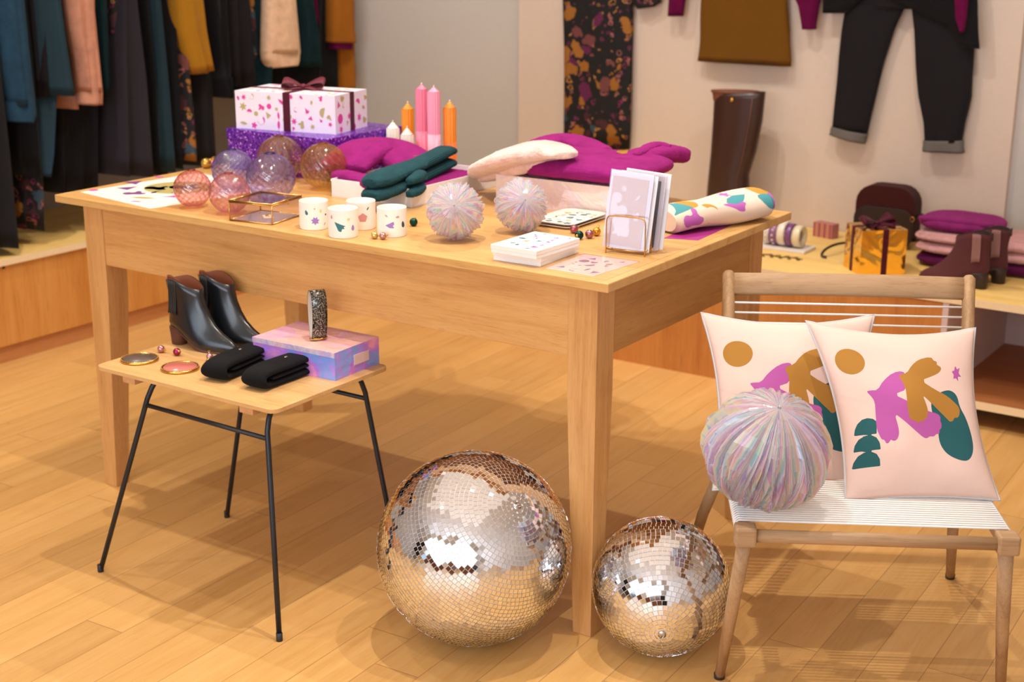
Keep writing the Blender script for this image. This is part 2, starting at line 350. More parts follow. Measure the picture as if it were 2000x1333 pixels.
# ------------------------------------------------------------------ the setting
def floor_mat():
    t = NT('oak_floor'); c = t.new('ShaderNodeTexCoord'); sp = t.new('ShaderNodeSeparateXYZ'); t.link(c.outputs['Object'], sp.inputs[0])
    ang = -.04
    x = t.math('ADD', t.math('MULTIPLY', sp.outputs[0], math.cos(ang)), t.math('MULTIPLY', sp.outputs[1], -math.sin(ang)))
    y = t.math('ADD', t.math('MULTIPLY', sp.outputs[0], math.sin(ang)), t.math('MULTIPLY', sp.outputs[1], math.cos(ang)))
    xr = t.math('DIVIDE', t.math('ADD', x, .052), .122); row = t.math('FLOOR', xr); fx = t.math('FRACT', xr)
    wn = t.new('ShaderNodeTexWhiteNoise', noise_dimensions='1D'); t.link(row, wn.inputs['W'])
    yr = t.math('ADD', t.math('DIVIDE', y, 1.35), t.math('MULTIPLY', wn.outputs['Value'], 7.3)); brd = t.math('FLOOR', yr); fy = t.math('FRACT', yr)
    cb = t.new('ShaderNodeCombineXYZ'); t.link(row, cb.inputs[0]); t.link(brd, cb.inputs[1])
    w2 = t.new('ShaderNodeTexWhiteNoise', noise_dimensions='3D'); t.link(cb.outputs[0], w2.inputs['Vector'])
    ex = t.math('MINIMUM', fx, t.math('SUBTRACT', 1, fx)); ey = t.math('MINIMUM', fy, t.math('SUBTRACT', 1, fy))
    line = t.math('MAXIMUM', t.math('LESS_THAN', ex, .009), t.math('LESS_THAN', ey, .0010))
    # grain
    cv = t.new('ShaderNodeCombineXYZ'); t.link(t.math('MULTIPLY', x, 22), cv.inputs[0]); t.link(t.math('ADD', t.math('MULTIPLY', y, 1.6), t.math('MULTIPLY', w2.outputs['Value'], 50)), cv.inputs[1]); t.link(t.math('MULTIPLY', w2.outputs['Value'], 31), cv.inputs[2])
    g = t.noise(cv.outputs[0], 1.3, 6, .6, .8); g2 = t.noise(cv.outputs[0], 7, 3, .6, .2)
    gr = t.math('ADD', t.math('MULTIPLY', g.outputs[0], .7), t.math('MULTIPLY', g2.outputs[0], .3))
    base = t.ramp(gr, [(.2, hx('#c38f50')), (.5, hx('#d5a360')), (.8, hx('#ddb172'))])
    tint = t.ramp(w2.outputs['Value'], [(0, (.88, .86, .83)), (.5, (.97, .96, .95)), (1, (1.04, 1.03, 1.01))])
    c1 = t.mix(1.0, base, tint, 'MULTIPLY')
    vo = t.new('ShaderNodeTexVoronoi'); vo.inputs['Scale'].default_value = 3.1; vo.inputs['Randomness'].default_value = 1
    nz = t.noise(c.outputs['Object'], 30, 2); ad = t.new('ShaderNodeVectorMath', operation='MULTIPLY_ADD'); t.link(nz.outputs['Color'], ad.inputs[0]); ad.inputs[1].default_value = (.02, .02, 0); t.link(c.outputs['Object'], ad.inputs[2]); t.link(ad.outputs[0], vo.inputs['Vector'])
    kn = t.new('ShaderNodeMapRange'); t.link(vo.outputs['Distance'], kn.inputs[0]); kn.inputs[1].default_value = .022; kn.inputs[2].default_value = .045; kn.inputs[3].default_value = 1; kn.inputs[4].default_value = 0
    sc = t.new('ShaderNodeSeparateColor'); t.link(vo.outputs['Color'], sc.inputs[0])
    kk = t.math('MULTIPLY', kn.outputs[0], t.math('LESS_THAN', sc.outputs[0], .33))
    c2 = t.mix(t.math('MULTIPLY', kk, .75), c1, hx('#7a5638')); c3 = t.mix(t.math('MULTIPLY', line, .6), c2, hx('#8a5a30'))
    t.set(Base_Color=c3, Roughness=t.math('ADD', t.math('MULTIPLY', g.outputs[0], .2), .28)); t.b.inputs['Specular IOR Level'].default_value = .45
    t.bump(t.math('SUBTRACT', t.math('MULTIPLY', g2.outputs[0], .15), line), .25, .001); return t.m
X0, X1, Y0, Y1, ZC = -3.75, 3.6, -5.0, 2.90, 3.0
structure(MB().box(X0-.1, X1+.1, Y0-.1, Y1+.1, -.05, 0).make('floor', floor_mat()))
W_WARM = plain('warm_wall_paint', '#dfcbba', .85); W_GREY = plain('grey_wall_paint', '#ccc5be', .85); W_CEIL = plain('ceiling_paint', '#f2efec', .9); W_TAUPE = plain('taupe_wall_paint', '#b8aca0', .85)
structure(MB().box(X0-.1, X1+.1, Y0-.1, Y1+.1, ZC, ZC+.05).make('ceiling', W_CEIL))
structure(MB().box(X0-.1, X1+.1, Y1, Y1+.1, 0, ZC).make('wall_back', W_GREY))
structure(MB().box(at(1013, 100, 'y', 2.87).x, at(1992, 112, 'y', 2.87).x, 2.87, Y1, 0, ZC).make('wall_back_panel', W_WARM))
structure(MB().box(X0-.1, X0, Y0, Y1, 0, ZC).make('wall_left', W_TAUPE))
structure(MB().box(X1, X1+.1, Y0, Y1, 0, ZC).make('wall_right', W_CEIL))
# street side wall with two shop windows
mb = MB(); WX = [(-2.6, -.3), (.3, 2.9)]
mb.box(X0, X1, Y0-.1, Y0, 0, .5); mb.box(X0, X1, Y0-.1, Y0, 2.6, ZC)
for a, b in ((X0, -2.6), (-.3, .3), (2.9, X1)): mb.box(a, b, Y0-.1, Y0, .5, 2.6)
structure(mb.make('wall_front', W_CEIL))
for i, (a, b) in enumerate(WX):
    e = bpy.data.objects.new('window_%d' % (i+1), None); col.objects.link(e); e.location = ((a+b)/2, Y0-.05, .5); e['kind'] = 'structure'; hw = (b-a)/2
    mb = MB(); mb.box(-hw, hw, -.04, .04, 0, .05); mb.box(-hw, hw, -.04, .04, 2.05, 2.1)
    for q in (-hw, -.025, hw-.05): mb.box(q, q+.05, -.04, .04, .05, 2.05)
    mb.make('window_frame', plain('dark_frame', '#3a3c40', .5), e)
    MB().box(-hw+.05, hw-.05, -.004, .004, .05, 2.05).make('pane', glassy('window_glass', '#f4f8fa'), e)

for i_, (a, b) in enumerate(((X0+.15, -2.75), (2.98, 3.5))):  # unseen doors added as dark shapes for the mirror balls to reflect
    d_ = bpy.data.objects.new('door_%d' % (i_+1), None); col.objects.link(d_); d_.location = ((a+b)/2, Y0+.03, 0); d_['kind'] = 'structure'
    MB().box(-(b-a)/2, (b-a)/2, -.02, .02, 0, 2.1).make('door_leaf', plain('dark_door', '#2a211e', .5), d_, .004); MB().tube([(.3*(b-a), .03, .95), (.3*(b-a), .03, 1.15)], .01, 10).make('door_handle', M_STEEL, d_)
structure(MB().box(-2.6, 2.9, Y0, Y0+.03, 0, .48).make('trim_1', wood('dado_wood', '#8a5a34', '#6e4526', 'X', .6, .5)))  # unseen dark panel, likewise added for the ball reflections

# display bench along the left wall
B_TOP = wood('ply_top', '#f0c878', '#e3b45f', 'Y', .8, .5, '#f6d48a'); B_PAN = wood('beech_panel', '#c98a42', '#b97630', 'Z', .6, .5, '#d39850'); B_EDGE = plain('pale_edge', '#e9cfa4', .5)
SH = .452
b = thing('display_bench', 'long light wooden display bench with beech front panel under the clothes on the left', 'bench', (-3.066, 0, 0))
MB().box(-.68, 0, -2.2, 2.06, .39, .412).make('bench_top', [B_TOP], b, .002)
MB().box(0, .003, -2.2, 2.06, .388, .413).make('front_edge', B_EDGE, b)
MB().box(-.66, -.012, -2.2, 2.06, .07, .39).make('front_panel', B_PAN, b)
MB().box(-.64, -.03, -2.2, 2.06, 0, .07).make('plinth', wood('plinth_wood', '#c0804a', '#a96c3a', 'Y', .8, .5), b)
pk = at(10, 523, 'x', -3.066)
MB().lathe([(.0002, 0), (.006, 0), (.006, .003), (.0002, .003)], 16, 0, RT((0, 0, 0), 0, PI/2)).make('finger_hole', plain('black_hole', '#101014', .7), b, M=Matrix.Translation((-.002-.009, pk.y, pk.z)))
# display shelf along the back wall
SX0, SXP, SX1 = -3.7, .114, 1.6
s = thing('display_shelf', 'low pale wooden shelf unit along the back wall, open compartment at its right end', 'shelf', (0, 2.07, 0))
MB().box(SX0, SX1, 0, .795, SH-.024, SH).make('shelf_top', wood('ply_top_x', '#f0c878', '#e3b45f', 'X', .8, .5, '#f6d48a'), s, .002)
MB().box(SX0, SX1, -.003, 0, SH-.024, SH+.001).make('front_edge', B_EDGE, s)
MB().box(SX0, SXP, .004, .024, 0, SH-.024).make('front_panel', wood('orange_panel', '#bf7a38', '#a9642a', 'Z', .6, .5, '#c98843'), s)
W_LIL = plain('lilac_board', '#cdb4ae', .7)
MB().box(SXP, SXP+.02, .0, .79, .10, SH-.024).make('side_panel', W_LIL, s)
MB().box(SXP+.02, SX1, .77, .79, .10, SH-.024).make('back_panel', W_LIL, s)
MB().box(SXP, SX1, .0, .79, .074, .10).make('bottom_shelf', [wood('shelf_board', '#a8683a', '#96582c', 'X', .8, .5)], s)
MB().box(SXP, SX1, -.003, .0, .074, .101).make('bottom_edge', B_EDGE, s)
MB().box(SXP+.05, SX1, .3, .32, 0, .074).make('plinth', plain('dark_plinth', '#2a211c', .7), s)

# ------------------------------------------------------------------ oak table
TL, TW, TH = 1.848, .994, .9
t = thing('display_table', 'large oak display table with tapered square legs covered in gifts', 'table', (-TL/2, TW/2, 0))
T0 = Matrix.Translation((TL/2, -TW/2, 0))
def tp(mb, name, mat, bevel=.0015, parent=None): return mb.make(name, mat, parent or t, bevel, M=T0 if parent is None else None)
tp(MB().box(-TL, 0, 0, TW, TH-.022, TH), 'tabletop', T_TOP, .0025)
tp(MB().box(-TL+.022, -.022, .022, TW-.022, TH, TH+.0004), 'inlaid_field', wood('oak_field', '#c99a5c', '#b68549', 'X', 1.1, .36, '#d1a567'), 0)
OV, OY, LW = .057, .052, .078
for (sx, sy) in ((0, 0), (0, 1), (1, 0), (1, 1)):
    xo = -OV if sx == 0 else -TL+OV; yo = OY if sy == 0 else TW-OY; dx = -1 if sx == 0 else 1; dy = 1 if sy == 0 else -1; rings = []
    for z, l in ((TH-.022, LW), (.60, LW), (.0, .05)): rings.append([(xo, yo, z), (xo+dx*l, yo, z), (xo+dx*l, yo+dy*l, z), (xo, yo+dy*l, z)])
    mb = MB(); mb.loft(rings, 0, False); tp(mb, 'leg', T_LEG)
AP = .18
tp(MB().box(-TL+OV+LW, -OV-LW, OY+.003, OY+.025, TH-.022-AP, TH-.022), 'apron', T_SIDE); tp(MB().box(-TL+OV+LW, -OV-LW, TW-OY-.025, TW-OY-.003, TH-.022-AP, TH-.022), 'apron', T_SIDE)
tp(MB().box(-OV-.025, -OV-.003, OY+LW, TW-OY-LW, TH-.022-AP, TH-.022), 'apron', T_END_SHADE); tp(MB().box(-TL+OV+.003, -TL+OV+.025, OY+LW, TW-OY-LW, TH-.022-AP, TH-.022), 'apron', T_END_SHADE)

# ------------------------------------------------------------------ mirror balls
M_MIR = plain('mirror_tile', '#f3f5fa', .035, 1); M_GROUT = plain('ball_core', '#e6ddd4', .5)
def mirror_ball(c, r, pole, tile, label, seed):
    rr = random.Random(seed); pz = (Vector(pole)-Vector(c)).normalized(); M = frame(c, pz.orthogonal(), pz.cross(pz.orthogonal()), pz)
    e = thing('mirror_ball', label, 'disco ball', (c[0], c[1], c[2]-r))
    core = MB().sphere(r-.0022, (0, 0, 0), 64, 40, M=M); core.make('ball_core', M_GROUT, e, M=Matrix.Translation((-c[0], -c[1], -(c[2]-r))))
    mb = MB(); rows = int(PI*r/tile)
    for i in range(1, rows):
        th = PI*i/rows; n = max(4, int(2*PI*r*math.sin(th)/tile)); off = rr.random()
        for k in range(n):
            ph = 2*PI*(k+off)/n; hw = .5*2*PI*math.sin(th)*r/n-.0007; hh = .5*PI*r/rows-.0007
            d = Vector((math.sin(th)*math.cos(ph), math.sin(th)*math.sin(ph), math.cos(th))); eu = Vector((-math.sin(ph), math.cos(ph), 0)); ev = d.cross(eu)
            nn = (d+eu*rr.gauss(0, .018)+ev*rr.gauss(0, .018)).normalized(); eu2 = (eu-nn*eu.dot(nn)).normalized(); ev2 = nn.cross(eu2); C = d*(r-.0012)
            q = [C+eu2*(a*hw)+ev2*(b_*hh)+nn*.0012 for a, b_ in ((-1, -1), (1, -1), (1, 1), (-1, 1))]; lo = [p-nn*.0022 for p in q]
            mb.add(lo+q, [(4, 5, 6, 7), (0, 1, 5, 4), (1, 2, 6, 5), (2, 3, 7, 6), (3, 0, 4, 7)], 0, False, M)
    mb.make('mirror_tiles', M_MIR, e, M=Matrix.Translation((-c[0], -c[1], -(c[2]-r))), normals=False)
    cp = MB(); cp.lathe([(.0002, r-.004), (tile*.9, r-.003), (tile*.85, r+.002), (.0002, r+.003)], 24, 0, M); cp.tube(arc((0, r+.006), .006, 0, 2*PI, 16), .0013, 8, 0, M)
    cp.make('hanging_ring', M_STEEL, e, M=Matrix.Translation((-c[0], -c[1], -(c[2]-r)))); return e
def on_ball(px, py, c, r):
    d = (CF+CR*((px-1000)/FL)-CU*((py-666.5)/FL)).normalized(); o = CAM-Vector(c); b_ = o.dot(d); return CAM+d*(-b_-math.sqrt(max(0, b_*b_-o.dot(o)+r*r)))
c1 = (-.294, -.098, .2315); mirror_ball(c1, .2315, on_ball(1010, 990, c1, .2315), .0107, 'large mirror ball on the floor, left of the near table leg', 1)
c2 = (.106, .098, .163); mirror_ball(c2, .163, on_ball(1293, 1240, c2, .163), .0113, 'small mirror ball on the floor between table leg and slatted chair', 2)

# ------------------------------------------------------------------ small metal legged table
SZ = .57
e = thing('side_table', 'small low plywood table on black steel rod legs holding the black boots', 'table', (-.994, -.135, 0))
L0 = Matrix.Translation((.994, .135, 0))
P_TOP = wood('ply_small_top', '#d0a268', '#bf8f55', 'X', 1, .42, '#d8ae76')
def rrect(x0, x1, y0, y1, r, n=5):
    out = []
    for cx, cy, a in ((x1-r, y1-r, 0), (x0+r, y1-r, PI/2), (x0+r, y0+r, PI), (x1-r, y0+r, 1.5*PI)):
        out += [(cx+r*math.cos(a+PI/2*k/n), cy+r*math.sin(a+PI/2*k/n)) for k in range(n+1)]
    return out
MB().prism(rrect(-1.303, -.685, -.349, .079, .022), SZ-.011, SZ).make('tabletop', P_TOP, e, .0025, M=L0)
for x in (at(253, 745, 'y', -.335).x, at(482, 800, 'y', -.335).x):
    MB().box(x-.022, x+.022, -.338, .055, SZ-.031, SZ-.011).make('batten', wood('batten_wood', '#cf9a6a', '#b98050', 'Y'), e, .001, M=L0)
feet = {(0, 0): (-1.317, -.372), (0, 1): (-1.30, .078), (1, 0): (-.664, -.386), (1, 1): (-.655, .07)}
tops = {(0, 0): (-1.135, -.315), (0, 1): (-1.135, .03), (1, 0): (-.735, -.322), (1, 1): (-.735, .03)}
for k in feet:
    f_, u_ = Vector((*feet[k], .004)), Vector((*tops[k], SZ-.03)); ins = Vector((0, .045 if k[1] == 0 else -.045, 0))
    p = [f_, f_.lerp(u_, .5), f_.lerp(u_, .93), u_+Vector((0, 0, .006))+ins*.25, u_+Vector((0, 0, .014))+ins, u_+Vector((0, 0, .014))+ins*2.6]
    mb = MB(); mb.tube(p[:2]+[Vector(q) for q in smooth(p[2:], 2)], .0068, 12); lg = mb.make('leg', M_BLACKM, e, M=L0)
    MB().lathe([(.0002, 0), (.008, 0), (.008, .02), (.0002, .02)], 14, 0).make('foot_cap', plain('foot_rubber', '#2c2c30', .6), lg, M=Matrix.Translation((f_.x, f_.y, 0)))
def lerp3(a, b_, z):
    a, b_ = Vector(a), Vector(b_); return a+(b_-a)*((z-a.z)/(b_.z-a.z))
for sy, z in ((0, .485), (1, .485)):
    a = lerp3((*feet[(0, sy)], 0), (*tops[(0, sy)], SZ-.03), z); b_ = lerp3((*feet[(1, sy)], 0), (*tops[(1, sy)], SZ-.03), z)
    MB().tube([a, b_], .0058, 12).make('stretcher', M_BLACKM, e, M=L0)

# ------------------------------------------------------------------ slatted cord chair
CO = Vector((.38, -.056, 0)); CA = PI/6
ch = thing('cord_chair', 'low folding chair of pale worn wood strung with white cord, holding the cushions', 'chair', CO, CA)
M_CH = wood('worn_wood', '#aa8762', '#8f6c4b', 'X', 1, .55, '#b99873'); M_CHZ = wood('worn_wood_z', '#ab865e', '#8f6a46', 'Z', 1, .55, '#ba9872'); M_CHY = wood('worn_wood_y', '#a3856a', '#8a6c52', 'Y', 1, .55, '#b3967a')
M_CORD = plain('white_cord', '#f2f1ee', .5)
SHT = .42
for x in (0, .543):
    MB().box(x-.023, x+.023, -.022, .022, SHT-.022, SHT+.022).make('corner_block', M_CH, ch, .006)
    sg = -1 if x == 0 else 1; fs = .026 if x == 0 else .062
    mb = MB(); mb.tube([(x, .004, SHT-.02), (x+sg*fs*.5, .075, .2), (x+sg*fs, .141, .006)], [.0165, .0145, .0115], 14); lg = mb.make('leg', M_CHZ, ch)
    MB().lathe([(.0002, 0), (.0125, 0), (.013, .012), (.0002, .013)], 16, 0).make('foot_cap', plain('foot_metal', '#4a4640', .4, .6), lg, M=Matrix.Translation((x+sg*fs, .141, 0)))
    mb = MB(); mb.tube([(x+sg*.004, .50, SHT-.02), (x+sg*.045, .62, .2), (x+sg*.075, .714, .006)], [.016, .0145, .0115], 14); lg = mb.make('leg', M_CHZ, ch)
    MB().lathe([(.0002, 0), (.0125, 0), (.013, .012), (.0002, .013)], 16, 0).make('foot_cap', plain('foot_metal', '#4a4640', .4, .6), lg, M=Matrix.Translation((x+sg*.075, .714, 0)))
    MB().box(x-.014, x+.014, .02, .52, SHT-.014, SHT+.010).make('side_rail', M_CHY, ch, .004)
MB().tube([(.015, 0, SHT-.002), (.528, 0, SHT-.002)], .0145, 14).make('front_rail', M_CH, ch)
MB().tube([(.0, .52, SHT-.01), (.543, .52, SHT-.01)], .0125, 12).make('rear_rail', M_CH, ch)
n_c = 38
for i in range(n_c):
    y = .045+i*.0119; mb = MB()
    mb.tube([(-.0165, y, SHT-.012), (-.017, y, SHT+.008), (-.011, y, SHT+.0135), (.554, y, SHT+.0135), (.560, y, SHT+.008), (.5595, y, SHT-.012)], .0026, 8); mb.make('seat_cord', M_CORD, ch)
def post_at(x0, x1, k): return Vector((x0+(x1-x0)*k, .44+(.70-.44)*k, .36+(.825-.36)*k))
for x0, x1 in ((-.004, -.002), (.560, .588)):
    mb = MB(); mb.tube([post_at(x0, x1, 0), post_at(x0, x1, .5), post_at(x0, x1, .985), post_at(x0, x1, 1.0)], [.015, .0155, .0155, .009], 16, flat=(1.0, 1.15), up=(0, 1, 0)); mb.make('back_post', M_CHZ, ch)
bd = Vector((0, .26, .465)).normalized(); k0, k1 = .885, .99
def bp(x, k, o=0): p = post_at(0, 0, k); return Vector((x, p.y, p.z))+Vector((0, -bd.z, bd.y))*o
R5 = []
for i in range(13):
    q = i/12; x = .010+.566*q; o = .012*math.sin(PI*q)
    R5.append([bp(x, kk, o+dd)+Vector((0, 0, 0)) for kk, dd in ((k0+.006, -.009), (k0, -.004), (k0, .004), (k0+.006, .009), (k1-.008, .009), (k1, .004), (k1, -.004), (k1-.008, -.009))])
mb = MB(); mb.loft(R5); mb.make('top_rail', M_CH, ch)
for i in range(14):
    k = .848-i*.048
    mb = MB(); mb.tube([bp(.012, k), bp(.29, k, .002), bp(.568, k)], .0027, 8); mb.make('back_cord', M_CORD, ch)

# ------------------------------------------------------------------ cushions
def crop4(pts): return [(1340+x/2.515, 520+y/2.515) for x, y in pts]
TEALS = [crop4([(775, 860), (778, 830), (790, 805), (815, 785), (845, 779), (875, 785), (895, 800), (895, 860)]),
         crop4([(779, 937), (783, 905), (800, 880), (830, 866), (862, 862), (895, 878), (914, 905), (921, 937)]),
         crop4([(783, 1015), (787, 985), (805, 958), (835, 944), (870, 942), (902, 956), (922, 983), (928, 1015)]),
         crop4(chaikin2([(1250, 650), (1305, 636), (1350, 665), (1365, 730), (1400, 780), (1430, 870), (1432, 940), (1400, 990), (1350, 992), (1280, 965), (1240, 910), (1235, 830), (1195, 760), (1195, 690)], 2))]
ORCHS = [crop4(chaikin2([(838, 645), (860, 640), (900, 640), (930, 590), (985, 540), (1040, 530), (1055, 560), (1060, 640), (985, 668), (1060, 705), (1120, 740), (1190, 760), (1232, 768), (1250, 784), (1246, 802), (1256, 818), (1254, 838), (1242, 846), (1244, 864), (1222, 868), (1212, 880), (1188, 878), (1172, 890), (1152, 886), (1110, 855), (1040, 800), (990, 765), (1012, 830), (1017, 868), (1006, 896), (986, 903), (972, 892), (962, 910), (946, 912), (940, 894), (922, 890), (912, 872), (895, 840), (888, 760), (885, 700), (860, 665)], 1)),
         crop4([(1326, 502), (1339, 530), (1357, 520), (1351, 550), (1370, 570), (1349, 568), (1354, 596), (1338, 575), (1321, 583), (1324, 557), (1308, 540), (1325, 535)])]
OCHRES = [crop4([(768+76*math.cos(a), 484+71*math.sin(a)) for a in [2*PI*k/28 for k in range(28)]]),
          crop4(chaikin2([(1010, 555), (1060, 545), (1085, 500), (1120, 468), (1165, 456), (1186, 458), (1196, 462), (1200, 477), (1214, 479), (1222, 486), (1221, 503), (1238, 508), (1250, 522), (1240, 544), (1210, 560), (1135, 588), (1220, 640), (1290, 670), (1350, 718), (1364, 738), (1362, 766), (1350, 784), (1330, 783), (1322, 800), (1302, 806), (1288, 792), (1230, 745), (1165, 690), (1145, 672), (1165, 720), (1178, 758), (1172, 792), (1156, 795), (1148, 811), (1134, 803), (1122, 815), (1106, 811), (1100, 797), (1084, 804), (1072, 788), (1060, 740), (1055, 680), (1048, 620)], 1))]
QUAD = [crop4([q])[0] for q in ((597, 275), (1415, 310), (1540, 1155), (785, 1155))]
def inv_bilin(p, Q):
    u = v = .5
    for _ in range(14):
        a = [Q[0][i]*(1-u)*(1-v)+Q[1][i]*u*(1-v)+Q[2][i]*u*v+Q[3][i]*(1-u)*v for i in (0, 1)]
        du = [(Q[1][i]-Q[0][i])*(1-v)+(Q[2][i]-Q[3][i])*v for i in (0, 1)]; dv = [(Q[3][i]-Q[0][i])*(1-u)+(Q[2][i]-Q[1][i])*u for i in (0, 1)]
        ex, ey = p[0]-a[0], p[1]-a[1]; D = du[0]*dv[1]-du[1]*dv[0]; u += (ex*dv[1]-ey*dv[0])/D; v += (du[0]*ey-du[1]*ex)/D
    return (u, v)
CL = [[[inv_bilin(p, QUAD) for p in poly] for poly in L] for L in (TEALS, ORCHS, OCHRES)]
M_CUSH = inked('cushion_cotton', '#dfc0b2', ['#23575a', '#b0559a', '#a8752f'], .85, 'cloth')
def cushion(corners, thick, label, wob):
    """corners TL TR BR BL; print runs over the front face"""
    TL_, TR_, BR_, BL_ = [Vector(c) for c in corners]; base = (BL_+BR_)/2
    e = thing('cushion', label, 'cushion', base, 0, None); nrm = (TR_-TL_).cross(BL_-TL_).normalized()
    if nrm.dot(CF) > 0: nrm = -nrm
    N = 120; out = {}
    def pt(u, v, side):
        uu, vv = u, v
        pin = .07  # edges pull in between the corners
        cu = 4*u*(1-u); cv = 4*v*(1-v)
        p = TL_*(1-u)*(1-v)+TR_*u*(1-v)+BR_*u*v+BL_*(1-u)*v
        ce = (TL_+TR_+BR_+BL_)/4
        ed = (TR_-TL_)*(pin*cv*(1-2*u))+(BL_-TL_)*(pin*cu*(1-2*v)*(.9 if v < .5 else .35))
        h = thick*(max(0, cu)**.42*max(0, cv)**.42)
        h += .004*math.sin(9*u+wob+5*v)*cu*cv+.003*math.sin(17*v+3*wob-6*u)*cu*cv
        return p+ed+nrm*(h*side)-base
    mb = MB(); mb.grid(lambda u, v: pt(u, v, 1), N, N); o = mb.make('cover_front', M_CUSH, e, normals=False)
    P = np.array([(i/N, j/N) for i in range(N+1) for j in range(N+1)]); paint(o, P, CL)
    mb = MB(); mb.grid(lambda u, v: pt(u, v, -.9), 30, 30); mb.make('cover_back', plain('cushion_plain', '#e3c8bb', .85), e)
    loop = [pt(i/24, 0, 0) for i in range(24)]+[pt(1, i/24, 0) for i in range(24)]+[pt(1-i/24, 1, 0) for i in range(24)]+[pt(0, 1-i/24, 0) for i in range(24)]
    MB().tube(loop, .0028, 8, closed=True, caps=False).make('piping', plain('grey_piping', '#c2c4c6', .6), e); return e
def cl(d, n, z): return CO+Vector((.866025*d-.5*n, .5*d+.866025*n, z))
def hitn(px, py, n0, z0, n1, z1):
    """where a sight line meets the leaning plane through (n0,z0) and (n1,z1) of the chair"""
    d = CF+CR*((px-1000)/FL)-CU*((py-666.5)/FL); nn = Vector((-.5, .866025, 0)); k = (z1-z0)/(n1-n0)
    N_ = Vector((0, 0, 1))-nn*k; P0 = cl(0, n0, z0); return CAM+d*((P0-CAM).dot(N_)/d.dot(N_))
fp = (.185, .43, .40, .765); F_ = lambda x, y: hitn(x, y, *fp)
cushion([F_(1574, 627), F_(1905, 641), F_(1953, 978), F_(1650, 980)], .058, 'printed pink cushion in front on the cord chair, whole bird design showing', 1)
bpn = (.31, .43, .52, .80); G_ = lambda x, y: hitn(x, y, *bpn)
cushion([G_(1369, 611), G_(1708, 615), G_(1712, 958), G_(1392, 958)], .045, 'printed pink cushion behind, half hidden by the front cushion and foil ball', 2.4)

# ------------------------------------------------------------------ iridescent foil honeycomb balls
M_FILM = film('iridescent_film', .60, '#ffffff', 12, .07, .72, .08, True)
def foil_ball(c, r, axis, n, label, squash=1, seed=1, depth=.45, group=None):
    rr = random.Random(seed); az = Vector(axis).normalized(); M = frame((0, 0, r), az.orthogonal(), az.cross(az.orthogonal()), az)
    e = thing('foil_ball', label, 'paper ball', (c[0], c[1], c[2]-r), 0, group)
    mb = MB(); rad = []; ph = []
    for i in range(2*n): rad.append((1+rr.uniform(-.06, .035)) if i % 2 == 0 else depth+rr.uniform(-.06, .06)); ph.append(2*PI*(i+rr.uniform(-.35, .35))/(2*n))
    m = 14; v = []; f = []
    for i in range(2*n):
        tw = rr.uniform(-.13, .13)
        for j in range(m+1):
            th = PI*(.01+.98*j/m); ra = r*rad[i]*(1+.012*math.sin(j*1.7+i)); a = ph[i]+tw*math.sin(th*2)
            v.append((ra*math.sin(th)*math.cos(a), ra*math.sin(th)*math.sin(a), r*squash*math.cos(th)))
    for i in range(2*n):
        k = (i+1) % (2*n)
        for j in range(m): f.append((i*(m+1)+j, k*(m+1)+j, k*(m+1)+j+1, i*(m+1)+j+1))
    mb.add(v, f, 0, False, M); o = mb.make('pleats', M_FILM, e, normals=False); hu = []
    for i in range(2*n): h0 = rr.random(); hu += [h0+.02*j for j in range(m+1)]
    ha = o.data.attributes.new('hue', 'FLOAT', 'POINT'); ha.data.foreach_set('value', hu)
    mb = MB(); 
    for i in range(n):  # glued inner leaves
        a = ph[2*i]; pts = [(0, 0, -r*squash*.95)]+[(r*.93*math.sin(PI*j/10)*math.cos(a), r*.93*math.sin(PI*j/10)*math.sin(a), -r*squash*.95*math.cos(PI*j/10)) for j in range(1, 10)]+[(0, 0, r*squash*.95)]
        mb.add(pts, [tuple(range(len(pts)))], 0, False, M)
    mb.make('inner_leaves', film('iridescent_leaf', .30, '#ffffff', 9, .12, .4, .0), e, normals=False); return e
cB = at(1497, 879, 'z', .435+.136); foil_ball(cB, .139, on_ball(1524, 792, cB, .136)-cB, 60, 'large iridescent foil honeycomb ball on the chair seat', .92, 3, .87)
cT1 = at(889, 412, 'z', .9+.074); foil_ball(cT1, .0745, -CF+Vector((0, 0, .12)), 42, 'iridescent foil ball on the table right of the mugs, left of its twin', .85, 5, .92)
cT2 = at(1018, 401, 'z', .9+.070); foil_ball(cT2, .0705, -CF+Vector((.25, 0, .2)), 40, 'iridescent foil ball on the table nearer the card rack, right of its twin', .85, 8, .92)

